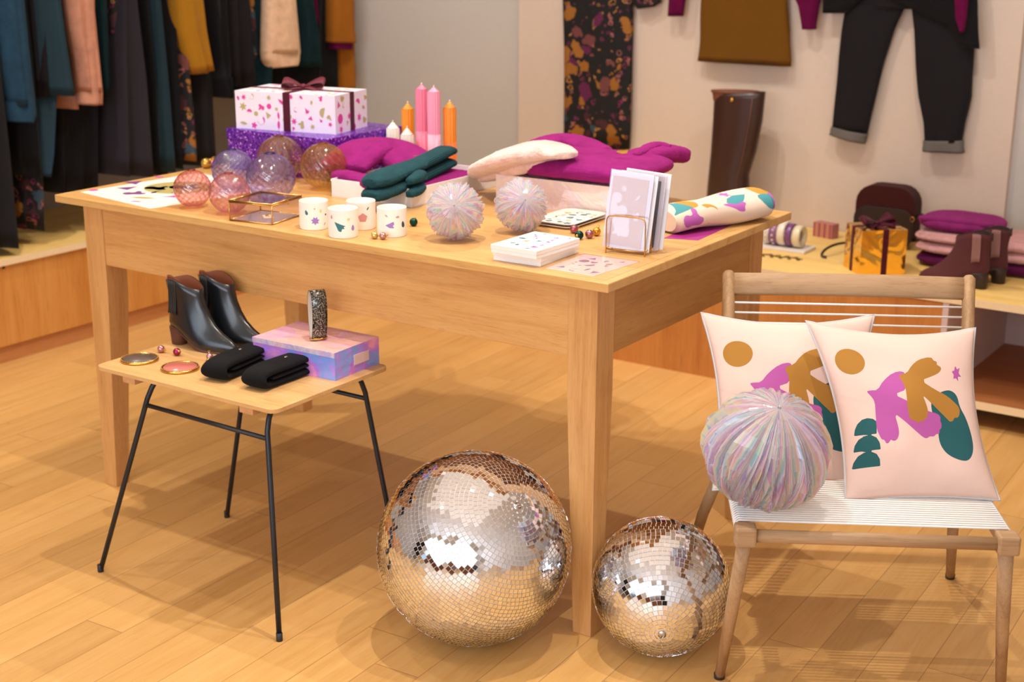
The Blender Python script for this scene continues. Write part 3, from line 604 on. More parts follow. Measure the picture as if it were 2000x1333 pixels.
# ------------------------------------------------------------------ things on the small table
def ankle_boot(name, upper, lining, heel, label, heel_p, toe_p, z, group=None, scale=1.0, mirror=1, gus=None, slope=.14):
    heel_p, toe_p = Vector(heel_p), Vector(toe_p); d = toe_p-heel_p; rz = math.atan2(d.y, d.x); L = .245*scale
    e = thing(name, label, 'boot', (heel_p.x, heel_p.y, z), rz, group)
    k = scale
    def lift(x): x = x/L; q = min(1, max(0, (.62-x)/.5)); return .052*k*(q*q*(3-2*q))
    def ring(x0, x1, w_, zz, n=36, toe=.5, addl=True, zs=0):
        R = []
        for i in range(n):
            a = 2*PI*i/n; c_, s_ = math.cos(a), math.sin(a); x = (x0+x1)/2+(x1-x0)/2*c_
            taper = 1-toe*max(0, c_)**1.6; R.append((x, mirror*w_*taper*math.copysign(abs(s_)**.8, s_), zz+(lift(x) if addl else 0)+zs*x))
        return R
    lv = [(.004, .247, .036, .004, .5), (.0, .248, .039, .014, .5), (.001, .243, .039, .026, .52), (.002, .228, .037, .038, .55), (.004, .200, .035, .052, .5), (.006, .172, .033, .068, .42), (.006, .150, .032, .086, .3), (.004, .134, .032, .104, .2), (.000, .126, .033, .122, .12), (-.003, .124, .034, .138, .08)]
    def sl(zq): return slope*max(0, zq-.06)/.09
    rings = [ring(a*k, b_*k, w_*k, zz*k, toe=to, zs=sl(zz)) for a, b_, w_, zz, to in lv]
    inn = [ring((lv[-1][0]+.003)*k, (lv[-1][1]-.003)*k, (lv[-1][2]-.003)*k, (lv[-1][3]-.0005)*k, toe=.08, zs=sl(lv[-1][3])), ring(.010*k, .118*k, .028*k, .09*k, toe=.2, zs=sl(.09)), ring(.016*k, .13*k, .026*k, .055*k, toe=.3)]
    mb = MB(); mb.loft(rings+[inn[0]], 0, True, False); mb.add(rings[0], [tuple(range(len(rings[0])))], 0); mb.make('upper', upper, e)
    mb = MB(); mb.loft(inn, 0, True, False); mb.add(inn[-1], [tuple(range(len(inn[-1])))], 0); mb.make('lining', lining, e)
    mb = MB(); mb.loft([ring(.003*k, .249*k, .037*k, .0, toe=.5), ring(.002*k, .250*k, .038*k, .0045*k, toe=.5)], 0, True); mb.make('sole', heel, e)
    hr = []
    for zz, x0, x1, w_ in ((0, .004, .048, .020), (.03, .002, .055, .023), (.053, .001, .064, .028)): hr.append(ring(x0*k, x1*k, w_*k, zz*k, 20, .0, False))
    MB().loft(hr).make('heel', heel, e, .001)
    gm = gus or upper
    for sd in (-1, 1):
        mb = MB(); q = []
        for i in range(7):
            t_ = i/6; zz = .048+.086*t_; w_ = np.interp(zz, [l[3] for l in lv], [l[2] for l in lv]); a0 = .030+.022*(1-t_)*0; q.append((zz, w_))
        for st in range(5):
            xo = .030+st*.006; path = [((xo-.004*(1-i/6))*k, sd*(w_*1.0+.0004)*k*.985, (zz)*k+lift(xo*k)+sl(zz)*xo*k) for i, (zz, w_) in enumerate(q)]; mb.tube(path, .0022*k, 6)
        mb.make('elastic_gusset', gm, e)
    # raised pull tab at the back of the collar
    mb = MB(); zt = .138*k+lift(0)
    mb.grid(lambda u, v: (-.0035*k+.026*k*(abs(u-.5)*2)**2, (u-.5)*.052*k, zt-.018*k+.028*k*v*(1-(abs(u-.5)*2)**2.2)), 10, 4); o = mb.make('pull_tab', lining, e); s_ = o.modifiers.new('solid', 'SOLIDIFY'); s_.thickness = .002
    return e
LEA = plain('black_leather', '#14171b', .25, 0, .08, 500, .6, .15); LIN = plain('tan_lining', '#8a4c30', .6); HEEL = wood('stacked_heel', '#5b3428', '#45261d', 'X', 3, .5)
ankle_boot('ankle_boot', LEA, LIN, HEEL, 'black leather ankle boot nearer the front on the small table', at(338, 668, 'z', SZ), at(478, 697, 'z', SZ), SZ, 'pair of black boots', .93, 1, plain('gusset_elastic', '#2f2a26', .8), .27)
ankle_boot('ankle_boot', LEA, LIN, HEEL, 'black leather ankle boot behind its mate, beside the foil gift box', at(400, 657, 'z', SZ), at(541, 688, 'z', SZ), SZ, 'pair of black boots', .93, 1, plain('gusset_elastic', '#2f2a26', .8), .27)
# foil wrapped gift box
ib = Vector((-.714, -.098, SZ)); ibz = .072; pl = at(495, 702, 'z', SZ+.0); pr = at(741, 712, 'z', SZ)
ux = (at(655, 682, 'z', SZ+ibz)-at(497, 650, 'z', SZ+ibz)); uy = at(741, 650, 'z', SZ+ibz)-at(655, 682, 'z', SZ+ibz)
wX, wY = ux.length, uy.length; rz = math.atan2(ux.y, ux.x)
nf = at(655, 745, 'z', SZ)
e = thing('foil_gift_box', 'gift box wrapped in pink and violet mirror foil on the small table', 'gift box', nf, rz)
M_FOIL = film('gift_foil', 1.0, '#e8b6d8', 5, .12, 1.0, .9)
t_ = NT('gift_foil_side'); v_ = t_.coord(); n_ = t_.noise(v_, 9, 3, .6, 1.2); lw = t_.new('ShaderNodeLayerWeight')
t_.set(Base_Color=t_.ramp(t_.math('ADD', t_.math('MULTIPLY', n_.outputs[0], 1.0), 0), [(.3, hx('#b59cff')), (.44, hx('#88aeff')), (.54, hx('#c58cff')), (.66, hx('#ffaade')), (.8, hx('#ffd0bc'))]), Metallic=.3, Roughness=.2)
t_.b.inputs['Thin Film IOR'].default_value = 1.5; t_.b.inputs['Thin Film Thickness'].default_value = 380
t_.bump(t_.noise(v_, 30, 3, .6, 1.5).outputs[0], .35, .004)
t2 = NT('gift_foil_top'); v2 = t2.coord(); n2 = t2.noise(v2, 7, 3, .6, 1.2)
t2.set(Base_Color=t2.ramp(n2.outputs[0], [(.3, hx('#f6bdb6')), (.5, hx('#fac8c0')), (.62, hx('#f4b8d8')), (.75, hx('#fbe2c6'))]), Metallic=.2, Roughness=.2); t2.bump(t2.noise(v2, 30, 3, .6, 1.5).outputs[0], .3, .004)
SUBN = 14
def slab(mb, w0, w1, d0, d1, h, mi_top, mi_side, N=14, j=.0012, seed=4):
    rr = random.Random(seed); jj = lambda: rr.uniform(-j, j)
    def face(fn, mi):
        g = {}
        v = [];
        for a in range(N+1):
            for b_ in range(N+1):
                p = Vector(fn(a/N, b_/N))
                if 0 < a < N and 0 < b_ < N: p += Vector((jj(), jj(), jj()))
                v.append(p)
        f = [(a*(N+1)+b_, (a+1)*(N+1)+b_, (a+1)*(N+1)+b_+1, a*(N+1)+b_+1) for a in range(N) for b_ in range(N)]
        mb.add(v, f, mi, True)
    face(lambda u, v: (w0+(w1-w0)*u, d0+(d1-d0)*v, h), mi_top); face(lambda u, v: (w0+(w1-w0)*u, d0, h*v), mi_side); face(lambda u, v: (w0+(w1-w0)*u, d1, h*v), mi_side)
    face(lambda u, v: (w0, d0+(d1-d0)*u, h*v), mi_side); face(lambda u, v: (w1, d0+(d1-d0)*u, h*v), mi_side); face(lambda u, v: (w0+(w1-w0)*u, d0+(d1-d0)*v, 0), mi_side)
mb = MB(); slab(mb, -wX, 0, 0, wY, ibz, 1, 0); mb.make('wrapped_box', [t_.m, t2.m], e)
mb = MB(); mb.box(-.0002, .0022, wY*.42, wY*.75, .022, .048); mb.make('label_sticker', plain('pale_sticker', '#e6c2bb', .5), e)
mb = MB(); mb.box(-wX, 0, -.0022, .0002, ibz-.013, ibz+.0004); mb.make('folded_edge', film('foil_edge', 1.0, '#fbf9fc', 14, .12, .3, .05), e)
# glitter strap rolled upright on the gift box
GL = NT('silver_glitter'); vv = GL.coord(); vo = GL.new('ShaderNodeTexVoronoi'); vo.inputs['Scale'].default_value = 620; GL.link(vv, vo.inputs['Vector']); sc_ = GL.new('ShaderNodeSeparateColor'); GL.link(vo.outputs['Color'], sc_.inputs[0])
GL.set(Base_Color=GL.ramp(sc_.outputs[0], [(0, hx('#26241f')), (.5, hx('#5b5750')), (.8, hx('#b9b4a8')), (1, hx('#fff8e8'))], 'CONSTANT'), Metallic=.6, Roughness=.25)
nm = GL.new('ShaderNodeBump'); GL.link(sc_.outputs[1], nm.inputs['Height']); nm.inputs['Strength'].default_value = 1; nm.inputs['Distance'].default_value = .003; GL.link(nm.outputs[0], GL.b.inputs['Normal'])
sp_ = at(622, 664, 'z', SZ+ibz)+Vector((.0, 0, 0)); e = thing('glitter_strap', 'rolled grey glitter strap with gold rings standing on the foil gift box', 'strap', sp_, YAW+1.95)
lo = []
for i in range(40):
    a = 2*PI*i/40; z_ = .067+.064*math.sin(a); x_ = .026*math.cos(a)*(1+.25*math.sin(a)); lo.append((x_, z_))
mb = MB(); v = []; 
for ww in (-.019, .019):
    for (x_, z_) in lo: v.append((x_*1.0, ww, z_))
for ww in (-.019, .019):
    for i, (x_, z_) in enumerate(lo): v.append((x_*.86, ww, .067+(z_-.067)*.965))
f = []; f2 = []
for i in range(40):
    k = (i+1) % 40; f.append((i, k, 40+k, 40+i)); f2.append((80+i, 80+k, 120+k, 120+i)); f.append((i, k, 80+k, 80+i)); f.append((40+i, 40+k, 120+k, 120+i))
mb.add(v, f, 0, True); mb.add(v, f2, 1, True); mb.make('strap', [GL.m, plain('strap_lining', '#cfc6b8', .6)], e)
for q, dz in ((.002, .004), (.011, .002)):
    mb = MB(); mb.tube([(.013*math.cos(a)+.002, -.004+.020*math.sin(a)+q*.5, .0025+dz*.8) for a in [2*PI*k/24 for k in range(24)]], .0014, 8, closed=True, caps=False); mb.make('metal_ring', M_GOLD, e)
# folded black socks
BLK = knit('black_wool', '#141314', 0, .25)
def folded_sock(p, q, z, label, w_=.036):
    p, q = Vector(p), Vector(q); d = q-p; L = d.length; e = thing('folded_sock', label, 'sock', (p.x, p.y, z), math.atan2(d.y, d.x), 'pair of black socks')
    def rib(path, hw, ht, name): mb = MB(); mb.tube(smooth(path, 2), [(hw, ht)]*len(smooth(path, 2)), 20, up=(0, 0, 1), sq=3.2) ; return mb.make(name, BLK, e)
    S = L
    # three stacked layers joined at the rounded near end
    pts = [(S*.98, 0, .010), (S*.5, 0, .0095), (.035, 0, .0095), (.004, 0, .013), (-.004, 0, .026), (.004, 0, .038), (.035, 0, .0425), (S*.55, 0, .042), (S*1.0, 0, .040)]
    mb = MB(); P2 = smooth(pts, 2); mb_r = []
    for i in range(len(P2)):
        mb_r.append((w_*(.94+.05*math.sin(i*.5)), .0095))
    # oval sections with a fixed sideways vector
    rings = []
    for i, pc in enumerate(P2):
        t__ = (P2[min(i+1, len(P2)-1)]-P2[max(i-1, 0)]).normalized(); sd = Vector((0, 1, 0)); nn = t__.cross(sd); ra, rb = mb_r[i]
        if i in (0, len(P2)-1): ra *= .9; rb *= .5
        rings.append([pc+sd*(ra*math.copysign(abs(math.cos(a))**.6, math.cos(a)))+nn*(rb*math.copysign(abs(math.sin(a))**.8, math.sin(a))) for a in [2*PI*k/24 for k in range(24)]])
    mb.loft(rings); mb.make('folded_knit', BLK, e)
    rings = []
    for i in range(9):
        x_ = .028+(S*.90-.028)*i/8; rb = .0065 if 0 < i < 8 else .003
        rings.append([(x_, w_*.93*math.copysign(abs(math.cos(a))**.6, math.cos(a)), .026+rb*math.sin(a)) for a in [2*PI*k/20 for k in range(20)]])
    mb = MB(); mb.loft(rings); mb.make('inner_fold', BLK, e)
    MB().sphere(.0035, (S*.62, .004, .0518), 10, 6, sc=(1.6, 1, .5)).make('gold_stud', plain('stud_gold', '#e8d9b8', .2, 1), e)
folded_sock(at(420, 745, 'z', SZ), at(505, 707, 'z', SZ), SZ, 'folded black wool sock on the left, nearer the pink compact', .040)
folded_sock(at(498, 762, 'z', SZ), at(600, 722, 'z', SZ), SZ, 'folded black wool sock on the right, under the foil gift box corner', .040)
# pocket mirrors
def compact(px, py, cm, label):
    p = at(px, py, 'z', SZ); e = thing('pocket_mirror', label, 'pocket mirror', p); R = .0475
    mb = MB(); mb.lathe([(.0002, 0), (R, 0), (R+.0015, .003), (R, .007), (R-.004, .0072), (R-.005, .0055), (.0002, .0055)], 48); mb.make('rim', M_GOLD, e)
    MB().lathe([(.0002, .0055), (R-.005, .0055), (R-.0055, .0066), (.0002, .0069)], 40).make('disc', cm, e)
    mb = MB()
    for k in range(44): mb.sphere(.0013, ((R-.001)*math.cos(2*PI*k/44), (R-.001)*math.sin(2*PI*k/44), .0075), 6, 4)
    mb.make('beading', plain('bead_gold', '#f0d595', .15, 1), e)
compact(273, 704, plain('taupe_disc', '#5e4f48', .35), 'round gold rimmed pocket mirror with dark grey lid'); compact(352, 721, plain('pink_disc', '#cf7468', .25), 'round gold rimmed pocket mirror with coral pink lid')
def bauble(p, r, c, label, dirv=(1, .3, .15), cat='bauble', rough=.22, group=None):
    p = Vector(p); e = thing('bauble', label, cat, p, 0, group); m = plain('bauble_'+c.strip('#'), c, rough, .75)
    MB().sphere(r, (0, 0, r), 24, 14).make('ball', m, e); d = Vector(dirv).normalized(); M = frame(Vector((0, 0, r))+d*(r*.94), d.orthogonal(), d.cross(d.orthogonal()), d)
    mb = MB(); mb.lathe([(r*.32, 0), (r*.32, r*.3), (.0002, r*.32)], 14, 0, M); mb.make('cap', M_GOLD, e)
    mb = MB(); mb.tube(arc((0, r*.55), r*.24, 0, 2*PI, 12), r*.06, 6, 0, M); mb.make('hanger_loop', M_GOLD, e)
bauble(at(315, 689, 'z', SZ), .0098, '#c98a8c', 'small rose pink bauble behind the dark pocket mirror', (1, .2, -.1))
bauble(at(346, 695, 'z', SZ), .0102, '#9b2c50', 'small crimson bauble on the small table between mirrors and boots', (1, -.2, .4))
bauble(at(410, 704, 'z', SZ), .0094, '#c59098', 'small mauve bauble wedged between black boot toe and sock', (-.3, .2, .8))
bauble(at(408, 712, 'z', SZ), .0078, '#d9b25c', 'tiny gold bauble wedged between black boot toe and sock', (0, .2, .9))

# ------------------------------------------------------------------ things on the big table
Z = TH+.0004
def T(px, py): return at(px, py, 'z', Z)
# loose printed sheet at the left end
A_, B_, C_, D_ = Vector((-1.815, .066, 0)), Vector((-1.46, .010, 0)), Vector((-1.40, .43, 0)), Vector((-1.78, .50, 0))
e = thing('printed_paper', 'large sheet of cream printed wrapping paper lying at the left table end', 'paper', (A_.x, A_.y, Z))
pm = MB(); pm.prism([(0, 0), tuple((B_-A_)[:2]), tuple((C_-A_)[:2]), tuple((D_-A_)[:2])], 0, .0005)
Mp = Matrix.Translation((0, 0, .0005))
def onp(px, py): q = T(px, py)-Vector((A_.x, A_.y, 0)); return q.x, q.y
def pp(sh, px, py, s, rot, mi, sy=1): pm.prism(put(sh, *onp(px, py), s, rot, sy), 0, .0002, mi, Mp)
pp(disc(24), 350, 367, .105, 0, 3, .95); pp(PETAL, 362, 366, .06, .5, 2); pp(PETAL, 305, 368, .045, .2, 1); pp(disc(), 183, 372, .014, 0, 1); pp(TRI, 262, 357, .035, 2, 2); pp(TRI, 248, 368, .035, 4, 2)
pp(PETAL, 262, 378, .04, .7, 2); pp(LEAF, 280, 387, .04, .3, 3); pp(LEAF, 266, 394, .02, .3, 1); pp(MOON, 316, 377, .032, 1, 2); pp(disc(), 311, 346, .016, 0, 1, .6); pp(WING, 335, 385, .03, 1, 1)
pm.make('sheet', [M_PINKP, M_MAG, M_PUR, M_OLIVE], e)
bauble(T(403, 329), .0165, '#c9a24c', 'gold bauble at the back left of the table behind the glass globes', (.6, .3, .5))
bauble(T(414, 327), .013, '#d98ea6', 'pink bauble at the back left of the table beside the gold one', (.2, .3, .9))
# ribbed glass globes
def globe(px, py, rpx, tint, edge, label, key, twist=1.6, n=26, cross=0):
    r = .06
    for _ in range(8): p = at(px, py, 'z', Z+r); r = rpx*(p-CAM).dot(CF)/FL
    p = Vector((p.x, p.y, Z)); e = thing('glass_globe', label, 'glass globe', p, 0, 'blown glass globes')
    def prof(j, m=40):
        a = -PI*.46+(PI*.46+PI*.425)*j/m; return a
    R = []; ribs = []; m = 40; seg = n*6
    for j in range(m+1):
        a = prof(j); z_ = r*.99+r*math.sin(a); rb = r*math.cos(a); ring = []
        for k in range(seg):
            ph = 2*PI*k/seg; wv = math.cos(n*(ph+twist*(z_/r))); q = 1+.024*wv; ribs.append(wv if cross == 0 else max(.9*wv, math.cos(n*(ph-cross*(z_/r))))) ; ring.append((rb*q*math.cos(ph), rb*q*math.sin(ph), z_))
        R.append(ring)
    for (rr_, zz) in ((.22, .985), (.2, 1.0), (.185, .97)): R.append([(r*rr_*math.cos(2*PI*k/seg), r*rr_*math.sin(2*PI*k/seg), r*(.99+zz)) for k in range(seg)])
    mb = MB(); mb.loft(R, 0, True, False); mb.add(R[0], [tuple(range(seg))], 0, True); o = mb.make('globe', glassy('glass_'+key, tint, .04, edge, 1.5, .6, True), e, normals=False); ribs += [0.0]*(len(o.data.vertices)-len(ribs)); ra = o.data.attributes.new('rib', 'FLOAT', 'POINT'); ra.data.foreach_set('value', ribs)
    mb = MB(); mb.tube([(r*.205*math.cos(2*PI*k/32), r*.205*math.sin(2*PI*k/32), r*1.985) for k in range(32)], r*.028, 8, closed=True, caps=False); mb.make('rim', glassy('glass_rim_'+key, edge, .03, edge, 1.5, .8), e); return e
globe(376, 368, 36.5, '#fcece8', '#d9716c', 'pink ribbed glass globe farthest left on the table', 'pink', 1.4, 14, 1.4)
globe(448, 377, 39.5, '#fdeeee', '#d98088', 'pink ribbed glass globe directly left of the gold edged glass box', 'pink2', 1.5, 14, 1.5)
globe(455, 332, 41, '#ebe4fa', '#6f52c0', 'violet ribbed glass globe behind the two pink ones', 'violet', -1.2, 20, 1.2)
globe(529, 346, 47.5, '#f0eafa', '#8a6cc8', 'violet ribbed glass globe behind the gold edged glass box', 'violet2', 1.4, 15, 1.4)
globe(547, 309, 44, '#fbf0dc', '#c98f30', 'smoky amber ribbed glass globe at the back, touching the purple box', 'amber', .35, 16)
globe(632, 324, 45, '#fdf0c8', '#dba020', 'amber yellow ribbed glass globe beside the magenta scarf', 'yellow', .8, 18)
# glass jewellery box
g0, g1, g2 = T(532, 440), T(462, 428), T(590, 421); ux = g1-g0; uy = g2-g0; gw, gd, gh = ux.length, uy.length, .050
e = thing('glass_box', 'small glass trinket box with thin gold edges, left of the mugs', 'box', (g0.x, g0.y, Z), 0)
Mg = frame((0, 0, 0), ux, uy, Vector((0, 0, 1)))
if (ux.normalized().cross(uy.normalized())).z < 0: Mg = frame((0, 0, 0), uy, ux, Vector((0, 0, 1))); gw, gd = gd, gw
r_ = .0021; mb = MB(); cs = [(0, 0), (gw, 0), (gw, gd), (0, gd)]
for z_ in (r_, gh, gh+.004):
    for i in range(4): a, b_ = cs[i], cs[(i+1) % 4]; mb.tube([(a[0], a[1], z_), (b_[0], b_[1], z_)], r_, 6, 0, Mg)
for a in cs: mb.tube([(a[0], a[1], 0), (a[0], a[1], gh)], r_, 6, 0, Mg)
mb.make('gold_frame', M_BRASS, e)
GLS = glassy('clear_glass', '#f3ecee', .01, '#ece4ea', 1.5, .35); mb = MB()
for i in range(4):
    a, b_ = cs[i], cs[(i+1) % 4]; mb.add([(a[0], a[1], 0), (b_[0], b_[1], 0), (b_[0], b_[1], gh), (a[0], a[1], gh)], [(0, 1, 2, 3)], 0, False, Mg)
mb.make('glass_panels', GLS, e)
MB().box(.001, gw-.001, .001, gd-.001, .0012, .0026, 0, Mg).make('base_plate', plain('mirror_base', '#e6dcc8', .1, .6), e)
MB().box(0, gw, 0, gd, gh+.002, gh+.0038, 0, Mg).make('lid', GLS, e)
mb = MB(); mb.tube([(gw*.5, -.002, gh+.005), (gw*.5, -.006, gh-.001), (gw*.5, -.004, gh-.008)], .0009, 6, 0, Mg); mb.make('clasp', M_GOLD, e)
e = tag(MB().box(-.012, .012, -.018, .018, 0, .0012).make('earring_card', plain('cream_card', '#efe2c0', .6)), 'cream card with gold earrings inside the glass trinket box', 'card'); e.location = (Mg @ Vector((gw*.55, gd*.5, 0)))+Vector((g0.x, g0.y, Z+.0027)); e.rotation_euler = (0, 0, .9)
mb = MB(); mb.tube([(.006*math.cos(a), .006*math.sin(a), .0022) for a in [2*PI*k/20 for k in range(20)]], .0008, 6, closed=True, caps=False); mb.make('earring', M_GOLD, e); mb = MB(); mb.prism(put(flower(6, .3), 0, .009, .006), .0012, .0024); mb.make('flower_stud', M_GOLD, e)
# mugs
MUG_INK = ['#3a7378', '#9a78bb', '#d08a88', '#ebc48a', '#2f4a4a']
M_MUG = inked('mug_glaze', '#f1e7da', MUG_INK, .28)
def mug(px, py, motifs, label, face):
    p = T(px, py); e = thing('mug', label, 'mug', (p.x, p.y, Z), 0, 'mugs with crayon shapes'); R, Hh = .0375, .0715; nu, nv = 144, 40
    mb = MB(); mb.grid(lambda u, v: (R*(1-.03*(1-v)**6*1.0-.0)*math.cos(2*PI*u), R*(1-.03*(1-v)**6)*math.sin(2*PI*u), .0015+(Hh-.0015)*v), nu, nv, wu=True); o = mb.make('body', M_MUG, e, normals=False)
    c = math.atan2(CAM.y-p.y, CAM.x-p.x); P = []
    for i in range(nu):
        for j in range(nv+1):
            a = (2*PI*i/nu-c+PI) % (2*PI)-PI; P.append((R*a, Hh*j/nv))
    lay = [[] for _ in MUG_INK]
    for (k, sh, x, y, s, r) in motifs: lay[k].append(put(sh, x, y, s, r))
    paint(o, np.array(P), lay)
    mb = MB(); mb.lathe([(R, Hh), (R-.0008, Hh+.0012), (R-.0025, Hh+.0012), (R-.0034, Hh), (R-.0034, .005), (.0002, .0045)], 48, caps=False); mb.make('interior', plain('mug_inside', '#f1e5d6', .3), e)
    MB().lathe([(.0002, 0), (R*.93, 0), (R*.97, .0016), (.0002, .0016)], 40).make('foot', plain('mug_inside', '#f1e5d6', .3), e); return e
PLANE = [(-1, .8), (1, .05), (.55, -.05), (.8, -.45), (.35, -.35), (.15, -.9), (-.3, -.75)]
PLUM = chaikin2([(0, 1), (-.5, .2), (-.55, -.6), (0, -1), (.55, -.6), (.45, .2)], 1)
mug(614, 445, [(1, star(7, .55), .003, .024, .0125, .2), (0, PLUM, -.020, .046, .008, .3), (3, PLUM, .018, .050, .006, 0), (2, disc(), .002, .056, .002, 0), (4, disc(), .034, .038, .003, 0), (2, LEAF, .030, .014, .006, 1)], 'white mug on the left with a violet crayon star', 0)
mug(671, 461, [(0, PLANE, -.008, .030, .0155, 0), (1, PLUM, .026, .026, .009, 0), (3, disc(), .014, .048, .004, 0), (2, PLUM, -.032, .054, .006, 0)], 'white mug in front with a teal crayon paper plane', 0)
mug(706, 445, [(2, disc(5), .004, .032, .013, .3), (4, LEAF, .018, .056, .006, 1)], 'white mug at the back with a rose crayon blob', 0)
mug(766, 459, [(1, [(-1, .05), (.6, .8), (.75, .2), (.4, 0), (.8, -.5), (-.2, -.45)], -.004, .030, .0135, 0), (2, LEAF, -.014, .055, .006, -.6), (2, PLUM, .014, .052, .006, 1.6), (4, PLUM, .031, .032, .010, .2)], 'white mug on the right with a violet crayon fish shape', 0)
bauble(T(732, 467), .0092, '#cdb46e', 'small pale gold bauble on the table in front of the mugs', (-1, .3, .2)); bauble(T(748, 468), .0092, '#c08f86', 'small rose bauble on the table in front of the mugs', (1, .3, .2))
bauble(T(808, 442), .0108, '#16463c', 'small dark green bauble between the right mug and the foil ball', (-.3, .8, .4), rough=.3); bauble(T(931, 360), .0100, '#16463c', 'small dark green bauble on the table behind the left foil ball', (.9, .3, .4), rough=.3)
bauble(T(1121, 456), .0110, '#a8606a', 'old rose bauble leftmost of the group by the card rack', (.2, .9, .1)); bauble(T(1131, 468), .0112, '#123c38', 'dark green bauble with gold cap facing forward by the card rack', (.1, -1, .05), rough=.3)
bauble(T(1151, 466), .0112, '#b0727c', 'mauve bauble by the card rack, right of the green one', (.2, .8, .5)); bauble(T(1165, 461), .0110, '#d39a3c', 'golden bauble half hidden behind the front card of the rack', (0, .5, .8))

# gift wrapped boxes at the back
pc0, pc1, pc2 = at(444, 250, 'z', 1.03), at(636, 272, 'z', 1.03), at(748, 243, 'z', 1.03)
ux = (pc1-pc0); rz = math.atan2(ux.y, ux.x); wX = ux.length; wY = (pc2-pc1).length
PG = NT('purple_glitter'); vv = PG.coord(); vo = PG.new('ShaderNodeTexVoronoi'); vo.inputs['Scale'].default_value = 230; PG.link(vv, vo.inputs['Vector']); sc_ = PG.new('ShaderNodeSeparateColor'); PG.link(vo.outputs['Color'], sc_.inputs[0])
PG.set(Base_Color=PG.ramp(sc_.outputs[0], [(0, hx('#4c1a8c')), (.3, hx('#7430ba')), (.7, hx('#9648dc')), (.93, hx('#e6a8ff'))], 'CONSTANT'), Metallic=.55, Roughness=.3)
nm = PG.new('ShaderNodeBump'); PG.link(sc_.outputs[1], nm.inputs['Height']); nm.inputs['Strength'].default_value = 1; nm.inputs['Distance'].default_value = .004; PG.link(nm.outputs[0], PG.b.inputs['Normal'])
e = thing('glitter_box', 'wide purple glitter covered box under the wrapped present', 'box', (pc1.x, pc1.y, Z), rz)
MB().box(-wX, 0, 0, wY, 0, .105).make('box_body', PG.m, e, .002); MB().box(-wX-.003, .003, -.003, wY+.003, .095, 1.03-Z).make('lid', PG.m, e, .002)
zg = 1.03; q0, q1, q2, q3 = at(462, 250, 'z', zg), at(656, 263, 'z', zg), at(706, 246, 'z', zg), at(514, 166, 'z', zg+.118)
ux = q1-q0; rz = math.atan2(ux.y, ux.x); wX = ux.length; wY = .205; gH = .118
e = thing('wrapped_gift', 'present in white paper with pink and gold shapes and burgundy ribbon', 'gift box', (q1.x, q1.y, zg), rz)
GP = [plain('gift_white', '#e6dbe4', .5), plain('gift_pink', '#d63a94', .5), plain('gift_gold', '#b3a268', .5)]
mb = MB(); mb.box(-wX, 0, 0, wY, 0, gH)
scatter(mb, wX, gH, 34, .0118, [1, 1, 2], frame((-wX, -.0001, 0), (1, 0, 0), (0, 0, 1)), .0006, 3)
scatter(mb, wX, wY, 36, .0118, [1, 2], frame((-wX, 0, gH), (1, 0, 0), (0, 1, 0)), .0004, 4); scatter(mb, wY, gH, 16, .0118, [1, 2], frame((.0001, 0, 0), (0, 1, 0), (0, 0, 1)), .0006, 5)
mb.make('wrapped_box', GP, e)
RIB = plain('burgundy_velvet', '#4c0a20', .6, 0, .1, 500, .2, 0, .05)
def ribbon_cross(e, wX, wY, H_, rx, ry, hw, mat):
    mb = MB(); k = .0014; mb.box(rx-hw, rx+hw, -k, 0, 0, H_+k); mb.box(rx-hw, rx+hw, 0, wY, H_, H_+k); mb.box(rx-hw, rx+hw, wY, wY+k, 0, H_+k)
    mb.box(0, k, ry-hw, ry+hw, 0, H_+k); mb.box(-wX, 0, ry-hw, ry+hw, H_, H_+k*.9); mb.box(-wX-k, -wX, ry-hw, ry+hw, 0, H_+k); return mb.make('ribbon', mat, e)
def bow(e, c, s, mat, rz=0, tails=True):
    mb = MB(); M = RT(c, 0, 0, rz)
    def strip(path, hw):
        v = []; n = len(path)
        for i, p in enumerate(path): wv = hw[i] if isinstance(hw, list) else hw; v += [(p[0], p[1]-wv*.9, p[2]-wv*.35), (p[0], p[1]+wv*.9, p[2]+wv*.35)]
        mb.add(v, [(2*i, 2*i+2, 2*i+3, 2*i+1) for i in range(n-1)], 0, True, M)
    for sg in (-1, 1):
        lp = smooth([(0, 0, s*.12), (sg*s*.5, s*.1*sg, s*.38), (sg*s*1.0, s*.15*sg, s*.5), (sg*s*1.12, s*.1*sg, s*.22), (sg*s*.7, -s*.02, s*.04), (0, 0, s*.06)], 3)
        strip([tuple(p) for p in lp], [s*(.08+.28*min(1, abs(p.x)/s*1.2)) for p in lp])
        if tails: lp = smooth([(0, 0, s*.1), (sg*s*.35, -s*.25, s*.12), (sg*s*.75, -s*.45, s*.02)], 2); strip([tuple(p) for p in lp], s*.16)
    mb.sphere(s*.15, (0, 0, s*.14), 14, 8, sc=(1, 1.1, .9), M=M); o = mb.make('bow', mat, e); m_ = o.modifiers.new('s', 'SOLIDIFY'); m_.thickness = .0012; return o
ribbon_cross(e, wX, wY, gH, -wX*.48, wY*.52, .0125, RIB); bow(e, (-wX*.48, wY*.52, gH+.002), .062, plain('burgundy_satin', '#640a24', .6, 0, .05, 300, .5, 0, 0), .35)

